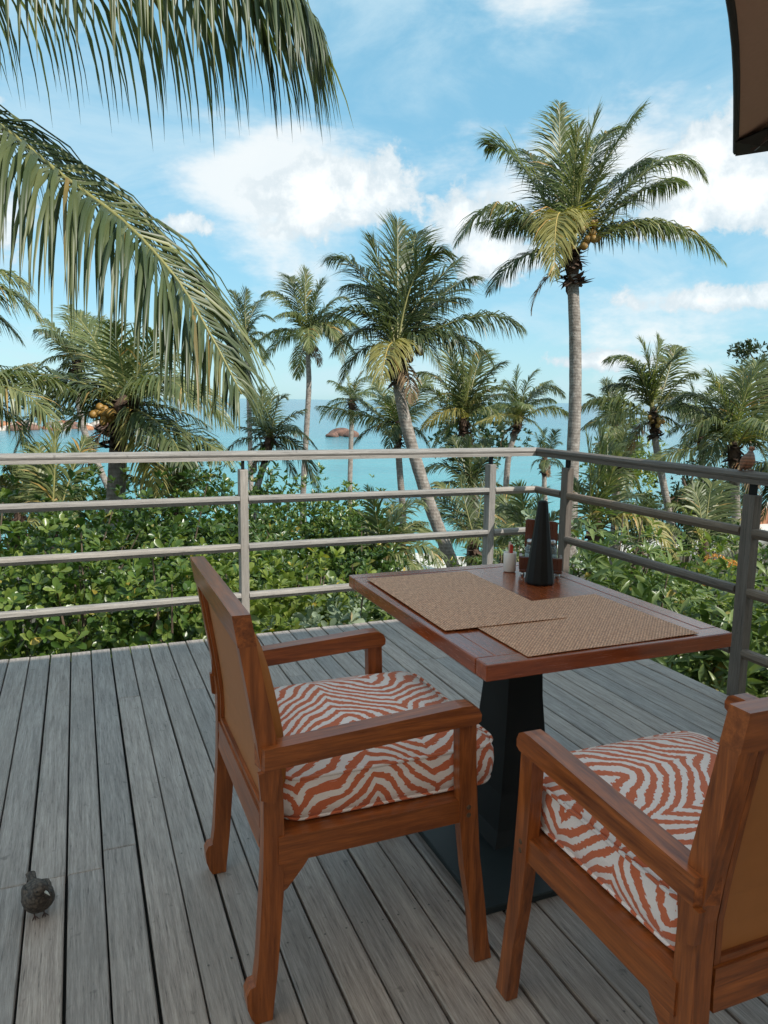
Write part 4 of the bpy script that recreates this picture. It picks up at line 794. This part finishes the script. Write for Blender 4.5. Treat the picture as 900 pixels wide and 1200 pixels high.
def shrub(label, c, R, mat, kind='obovate', size=.10, dens=60, per=7, name='shrub', near=0, cat='shrub', group=None, flowers=None, openness=.9, seed=0, lump=.22):
    c = np.asarray(c, float); R = np.asarray(R, float); base = np.array([c[0], c[1], float(ground_z(c[0], c[1]))])
    root = tag(empty(name, tuple(base)), label, cat, group)
    area = 2*math.pi*(R[0]*R[1]+R[0]*R[2]+R[1]*R[2])/3*1.6; n = int(area*dens); q = nrm(npr.normal(0, 1, (n, 3))); q = q[q[:, 2] > -.55]
    dc = (q*R) @ -(nrm(c-EYE)); keep = (dc > -.35*R.max()); q = q[keep | (npr.random(len(q)) < .35)]; n = len(q)
    th = np.arctan2(q[:, 1], q[:, 0]); lum = lump*(np.sin(th*3+seed)*np.cos(q[:, 2]*4+seed*2)+.7*np.sin(th*7+2*seed+q[:, 2]*5)+.5*np.sin(th*13+q[:, 2]*9+seed))
    rr = (1+lum)*np.where(npr.random(n) < .7, npr.uniform(.93, 1.05, n), npr.uniform(.70, .93, n)); P = c+q*R*rr[:, None]
    N = nrm(q/R*R.mean()+np.array([0, 0, .55])+npr.normal(0, .35, (n, 3))); ok = P[:, 2] > ground_z(P[:, 0], P[:, 1])-.05
    ok &= ~((P[:, 0] < XD+.16) & (P[:, 1] < YD+.18)); P, N = P[ok], N[ok]
    Pl = rosettes(P, N, kind, size, per, openness)
    qi = nrm(npr.normal(0, 1, (int(n*.3), 3))); qi = qi[qi[:, 2] > -.5]; Pi = c+qi*R*npr.uniform(.55, .86, (len(qi), 1)); oki = ~((Pi[:, 0] < XD+.2) & (Pi[:, 1] < YD+.22)); Pi = Pi[oki]; qi = qi[oki]
    Pli = rosettes(Pi, nrm(qi+npr.normal(0, .5, qi.shape)), kind, size*1.7, 6, 1.2); inner = Pli
    if near:      # the leaves that show largest are leaves of their own
        d_ = Pl[0]-EYE; kk = d_ @ _fw; sx_ = 450+FPX*(d_ @ _R)/kk; sy_ = 600-FPX*(d_ @ _U)/kk; vis = (sx_ > -20) & (sx_ < 920) & (sy_ < 830) & (kk > 0)
        prox = np.linalg.norm((Pl[0]-c)/R, axis=1) > .97
        idx = np.argsort(np.where(vis & prox, np.linalg.norm(d_, axis=1), 1e9))[:near*2]; idx = npr.permutation(idx)[:near]
        key = (kind, mat)
        if key not in leaf_me: leaf_me[key] = mesh('leaf', LEAF[kind][0], LEAF[kind][1], M[mat], True)
        for i in idx:
            o = link('leaf', leaf_me[key], root); p, X, Y_, Z_, L = (Pl[j][i] for j in range(5)); p = p-base
            o.matrix_local = Matrix(((X[0]*L, Y_[0]*L, Z_[0]*L, p[0]), (X[1]*L, Y_[1]*L, Z_[1]*L, p[1]), (X[2]*L, Y_[2]*L, Z_[2]*L, p[2]), (0, 0, 0, 1)))
        msk = np.ones(len(Pl[0]), bool); msk[idx] = False; Pl = [a[msk] for a in Pl]
    Pl = [np.concatenate([a, b]) for a, b in zip(Pl, inner)]
    Pl[0] = Pl[0]-base; fo = link('foliage', leaf_mesh('foliage', Pl, kind, M[mat]), root); fo['kind'] = 'stuff'
    parts = []; tips = P[npr.permutation(len(P))[:16]]-base
    for tp_ in tips: parts.append(tube(spline([np.array([tp_[0]*.1, tp_[1]*.1, -.1]), np.array([tp_[0]*.45, tp_[1]*.45, tp_[2]*.5]), tp_*.98], 7), np.linspace(.022, .006, 7), 5))
    V, F = join(parts); obj('branches', V, F, M['stem'], root)
    if flowers:
        for fx, fy, fk, fr_, cnt in flowers:
            fc = px(fx, fy, fk); qf = nrm(npr.normal(0, 1, (cnt, 3))); qf[:, 2] = np.abs(qf[:, 2])*.8; Pf = fc+qf*fr_; Plf = rosettes(Pf, qf, 'small', .03, 4, 1.2); Plf[0] = Plf[0]-base; link('flower_head', leaf_mesh('flower_head', Plf, 'small', M['petal']), root)['kind'] = 'stuff'
    return root
HG = 'broad-leaved hedge shrubs along the deck'
def sh(label, x, ytop, k, R, mat, **kw):      # x, ytop: where its top shows; k: how far beyond the deck
    p = px(x, ytop, k); c = np.array([p[0], p[1], p[2]-R[2]*1.02]); return shrub(label, c, R, M and mat, **kw)
sh('glossy hedge shrub filling the railing gap at the far left deck edge', -40, 618, 6.0, (.95, .75, .95), 'leaf_broad', size=.086, dens=85, near=180, group=HG, seed=1)
sh('glossy hedge shrub under the left railing, with big whorls of round leaves', 95, 625, 5.9, (.85, .72, 1.0), 'leaf_broad', size=.086, dens=85, near=240, group=HG, seed=2)
sh('glossy hedge shrub behind the chair back, below the left railing', 195, 634, 5.9, (.70, .70, 1.0), 'leaf_broad', size=.084, dens=85, near=220, group=HG, seed=3)
sh('taller dark hedge shrub behind the glossy hedge, under the young broad palm', 60, 588, 8.0, (1.5, 1.1, 1.2), 'leaf_dark', size=.10, dens=60, group=HG, seed=4)
sh('dark hedge shrub in front of the broad palm trunk', 190, 574, 8.6, (1.35, 1.1, 1.3), 'leaf_dark', size=.095, dens=60, group=HG, seed=5)
sh('small-leaved green bush left of the first railing post', 262, 588, 9.4, (.95, .9, 1.3), 'leaf_dark', size=.075, dens=160, kind='small', group=HG, seed=6)
sh('rounded bright green bush right of the first railing post', 368, 577, 11.0, (1.10, 1.0, 1.35), 'leaf_broad', size=.085, dens=170, kind='small', group=HG, seed=7)
sh('sunlit bush at the right shoulder of the rounded bush', 415, 590, 11.4, (.75, .8, 1.3), 'leaf_lime', size=.085, dens=170, kind='small', group=HG, seed=8)
sh('dark dense bush low behind the first railing post', 300, 632, 8.2, (.9, .7, .9), 'leaf_dark', size=.08, dens=160, kind='small', group=HG, seed=9)
sh('pale lime shrub between chair back and first railing post', 262, 652, 6.6, (.62, .6, .85), 'leaf_lime', size=.10, dens=80, near=120, group=HG, seed=10)
sh('bright green shrub right behind the first railing post', 355, 655, 7.0, (.60, .6, .85), 'leaf_lime', size=.095, dens=80, near=100, group=HG, seed=11)
sh('dark green shrub beside the young palm near the table corner', 425, 632, 8.5, (.62, .6, .95), 'leaf_dark', size=.08, dens=170, kind='small', group=HG, seed=12)
sh('silvery grey-green shrub with bare twigs at the deck edge behind the chair arm', 395, 692, 5.7, (.48, .40, .6), 'leaf_grey', size=.075, dens=70, per=6, near=90, group=HG, seed=13, openness=1.0)
sh('low lime green shrub at the deck edge behind the chair', 300, 697, 5.7, (.40, .40, .6), 'leaf_lime', size=.085, dens=80, near=70, group=HG, seed=14)
sh('pale leafy plant under the table corner beyond the deck', 455, 675, 6.4, (.55, .5, .6), 'leaf_lance', size=.10, dens=70, kind='lance', group=HG, seed=15)
sh('light green shrub behind the table and second post', 575, 655, 7.2, (.6, .6, .7), 'leaf_lance', size=.10, dens=70, kind='lance', group=HG, seed=16)
sh('pale shrub in the railing corner behind the caddy', 625, 622, 6.6, (.45, .45, .8), 'leaf_grey', size=.08, dens=70, group=HG, seed=17)
SG = 'long-leaved shrubs beyond the side railing'
sh('long-leaved green shrub next to the railing corner', 722, 618, 7.4, (.66, .7, .95), 'leaf_lance', size=.15, dens=62, per=6, kind='lance', near=120, group=SG, seed=18, openness=1.1)
sh('drooping long-leaved shrub beyond the corner of the table', 760, 668, 6.2, (.70, .62, .9), 'leaf_lance', size=.16, dens=60, per=6, kind='lance', near=160, group=SG, seed=19, openness=1.15)
sh('drooping long-leaved shrub at the foot of the near side post', 850, 690, 5.2, (.60, .62, .9), 'leaf_lance', size=.16, dens=62, per=6, kind='lance', near=200, group=SG, seed=20, openness=1.15)
sh('long-leaved shrub cut off at the picture edge beyond the side railing', 925, 680, 5.0, (.6, .6, .95), 'leaf_lance', size=.15, dens=60, per=6, kind='lance', near=60, group=SG, seed=21, openness=1.1)
sh('leafy shrub with orange flower heads beyond the side railing', 840, 648, 9.0, (.95, .8, 1.1), 'leaf_lime', size=.10, dens=70, group=SG, seed=22, flowers=[(838, 660, 8.1, .11, 46), (856, 664, 8.1, .08, 30), (828, 688, 7.9, .05, 16)])
sh('dark green shrub at the picture edge below the dove palm', 890, 632, 10.5, (.95, .9, 1.3), 'leaf_dark', size=.08, dens=75, kind='small', group=SG, seed=23)
sh('dark thicket behind the arching frond', 800, 648, 11.5, (.9, .8, 1.0), 'leaf_dark', size=.08, dens=70, kind='small', group=SG, seed=24)
sh('low bright shrub in front of the dark thicket', 800, 690, 8.6, (.7, .7, .8), 'leaf_lime', size=.09, dens=75, group=SG, seed=25)
FG = 'bushes down the slope'
sh('yellow-green bush on the slope at the far left', 22, 546, 17, (1.0, 1.2, 1.5), 'leaf_lime', size=.16, dens=38, kind='small', group=FG, seed=30)
sh('green bush below the broad palm crown', 108, 556, 15, (1.4, 1.2, 1.5), 'leaf_broad', size=.14, dens=40, kind='small', group=FG, seed=31)
sh('dark bush to the right of the broad palm trunk', 215, 543, 15, (1.5, 1.2, 1.7), 'leaf_dark', size=.13, dens=42, kind='small', group=FG, seed=32)
sh('small leafy bush against the water beside the first post', 315, 548, 12.5, (.34, .4, .9), 'leaf_dark', size=.11, dens=60, kind='small', group=FG, seed=33)
sh('bush on the slope behind the second post', 605, 628, 20, (1.5, 1.2, 1.2), 'leaf_lance', size=.16, dens=36, kind='lance', group=FG, seed=34)
sh('bush on the slope left of the second post', 500, 660, 13, (.8, .8, .8), 'leaf_broad', size=.12, dens=50, kind='lance', group=FG, seed=35)
sh('dark shore bush behind the dove palm trunk', 835, 560, 24, (1.15, 1.2, 1.5), 'leaf_tree', size=.18, dens=24, kind='small', group=FG, seed=36, lump=.25)
sh('brownish shore bush beside the curved palm trunk', 812, 548, 27, (.8, .9, 1.6), 'leaf_tree', size=.18, dens=20, kind='small', group=FG, seed=37, lump=.3)
sh('green bush behind the small palm crown at the shore', 735, 505, 36, (1.6, 1.4, 1.8), 'leaf_lime', size=.25, dens=16, kind='small', group=FG, seed=38, lump=.3)
sh('distant bush between the palms at the horizon', 562, 462, 60, (3.2, 2.5, 3.2), 'leaf_tree', size=.4, dens=6, kind='small', group=FG, seed=39, lump=.3)
def broadleaf_tree(label, k, crowns, trunk, r=.14):
    pts = [px(x, y, k) for x, y in trunk]; b = pts[-1]; base = np.array([b[0], b[1], float(ground_z(b[0], b[1]))]); pts.append(base-np.array([0, 0, .2]))
    root = tag(empty('broadleaf_tree', tuple(base)), label, 'tree'); P = spline(pts, 24)-base; V, F = tube(P, np.linspace(r*.5, r, 24), 8); obj('trunk', V, F, M['stem'], root, smooth=True)
    PP = []; NN = []; parts = []
    for x, y, rx, ry, cnt in crowns:
        c = px(x, y, k); q = npr.normal(0, .55, (cnt, 3)); PP.append(c+q*np.array([rx, rx, ry])*k/FPX); NN.append(nrm(q+np.array([0, 0, .5]))); parts.append(tube(spline([P[6], (P[2]+c-base)/2, c-base], 8), np.linspace(.06, .015, 8), 5))
    Pl = rosettes(np.vstack(PP), np.vstack(NN), 'small', .16, 6); Pl[0] = Pl[0]-base; fo = link('crown', leaf_mesh('crown', Pl, 'small', M['leaf_tree']), root); V, F = join(parts); obj('branches', V, F, M['stem'], root)
broadleaf_tree('dark small-leaved tree rising above the palms at the picture edge', 26, [(876, 408, 15, 7, 60), (868, 416, 8, 5, 24), (890, 430, 14, 12, 60), (905, 470, 26, 22, 130), (895, 505, 20, 16, 80), (925, 440, 22, 22, 90), (905, 560, 24, 16, 90)], [(898, 440), (902, 500), (905, 580), (906, 640)])
broadleaf_tree('thin crooked shore tree with sparse dark leaves over the rocks', 25, [(826, 575, 14, 12, 46), (838, 600, 12, 10, 36), (850, 565, 16, 14, 46), (820, 545, 12, 10, 30), (845, 535, 12, 10, 30)], [(800, 560), (808, 590), (806, 625), (804, 660)], .09)
# ================================================================== ROCKS
def rockmat(name, a, b):
    m, t, o = newmat(name); p = ocoord(t); n = t.noise(p, .9, 8, .65); n2 = t.noise(p, 4.0, 6, .6); pbr(t, o, t.mix(t.ss(n, .3, .7), a, b), .9, t.m('ADD', n, t.m('MULTIPLY', n2, .4)), .8, .15); return m
M['rock'] = rockmat('granite_orange', (.20, .085, .045), (.50, .22, .11)); M['rock_pale'] = rockmat('granite_pale', (.35, .28, .23), (.62, .54, .47)); M['rock_dark'] = rockmat('granite_wet', (.09, .055, .045), (.26, .14, .10))
def rock(label, c, R, mat, seed, group='shore boulders'):
    bm = bmesh.new(); bmesh.ops.create_icosphere(bm, subdivisions=3, radius=1); rr = random.Random(seed); a, b, c_ = (rr.uniform(0, 6) for _ in range(3))
    for v in bm.verts:
        p = v.co.copy(); s = 1+.14*math.sin(p.x*2.3+a)*math.cos(p.y*2.1+b)+.08*math.sin(p.z*5+c_+p.x*3)+.04*math.sin(p.y*9+a)
        v.co = Vector((p.x*R[0]*s, p.y*R[1]*s, p.z*R[2]*s))
    o = bm_obj('boulder', bm, M[mat], None, tuple(c), smooth=True); o.rotation_euler = (0, 0, rr.uniform(0, 3)); return tag(o, label, 'boulder', group)
def on_plane(x, y, z=SEA):
    d_ = pdir(x, y); return EYE+d_*(z-EYE[2])/d_[2]
for x, y, R, mat, lab, sd in ((800, 597, (1.25, 1.0, .95), 'rock', 'orange granite boulder in the shallows beside the curved palm', 1), (882, 612, (1.6, 1.2, 1.1), 'rock', 'big orange granite boulder on the sand by the near side post', 2), (872, 620, (1.1, .7, .4), 'rock_pale', 'flat pale orange rock at the foot of the big boulder', 3), (896, 606, (.8, .7, .8), 'rock_pale', 'pale boulder behind the big orange boulder', 4), (400, 511, (2.8, 2.0, 1.5), 'rock_dark', 'reddish rock islet in the open sea', 5), (389, 512, (1.8, 1.4, .9), 'rock_dark', 'low end rock of the reddish islet', 6), (412, 512, (2.0, 1.4, 1.2), 'rock_dark', 'rounded rock beside the reddish islet', 7), (818, 628, (.7, .5, .4), 'rock_dark', 'dark beach stone under the crooked shore tree', 8)):
    rock(lab, on_plane(x, y)+np.array([0, 0, R[2]*.25]), R, mat, sd)
# headland across the bay on the left
hl = tag(empty('headland', tuple(on_plane(40, 504))), kind='structure')
hb = on_plane(40, 504); rr = random.Random(9)
for i in range(120):
    x = rr.uniform(-160, 175); q = on_plane(x, 503+rr.uniform(-3.5, 2.0)); s = rr.uniform(.7, 2.0)
    bm = bmesh.new(); bmesh.ops.create_icosphere(bm, subdivisions=2, radius=1); a = rr.uniform(0, 6)
    for v in bm.verts: p = v.co.copy(); k_ = 1+.18*math.sin(p.x*3+a)*math.cos(p.z*4+a); v.co = Vector((p.x*s*1.3*k_, p.y*s*k_, p.z*s*.8*k_))
    bm_obj('rock', bm, M[rr.choice(('rock', 'rock', 'rock_pale', 'rock_dark'))], hl, tuple(q-hb+np.array([0, 0, s*.15])), smooth=True)
q = np.array([on_plane(rr.uniform(-200, 180), 500+rr.uniform(-3, 1)) for _ in range(260)]); q[:, 2] = SEA+np.array([rr.uniform(1.5, 6.5) for _ in range(260)])
Pl = rosettes(q, nrm(npr.normal(0, 1, (len(q), 3))+np.array([0, -.4, 1.0])), 'small', 1.4, 9, 1.1); Pl[0] = Pl[0]-hb; fo = link('scrub', leaf_mesh('scrub', Pl, 'small', M['leaf_tree']), hl); fo['kind'] = 'stuff'
# pale rocks on the sand below the far left bush
for x, y, R, lab, sd in ((6, 572, (.2, .2, .2), 'white boulder on the sand at the far left', 21), (36, 575, (.14, .14, .13), 'small white stone beside the yellow-green bush', 22)):
    p = px(x, y, 16.0); rock(lab, p, R, 'rock_pale', sd)
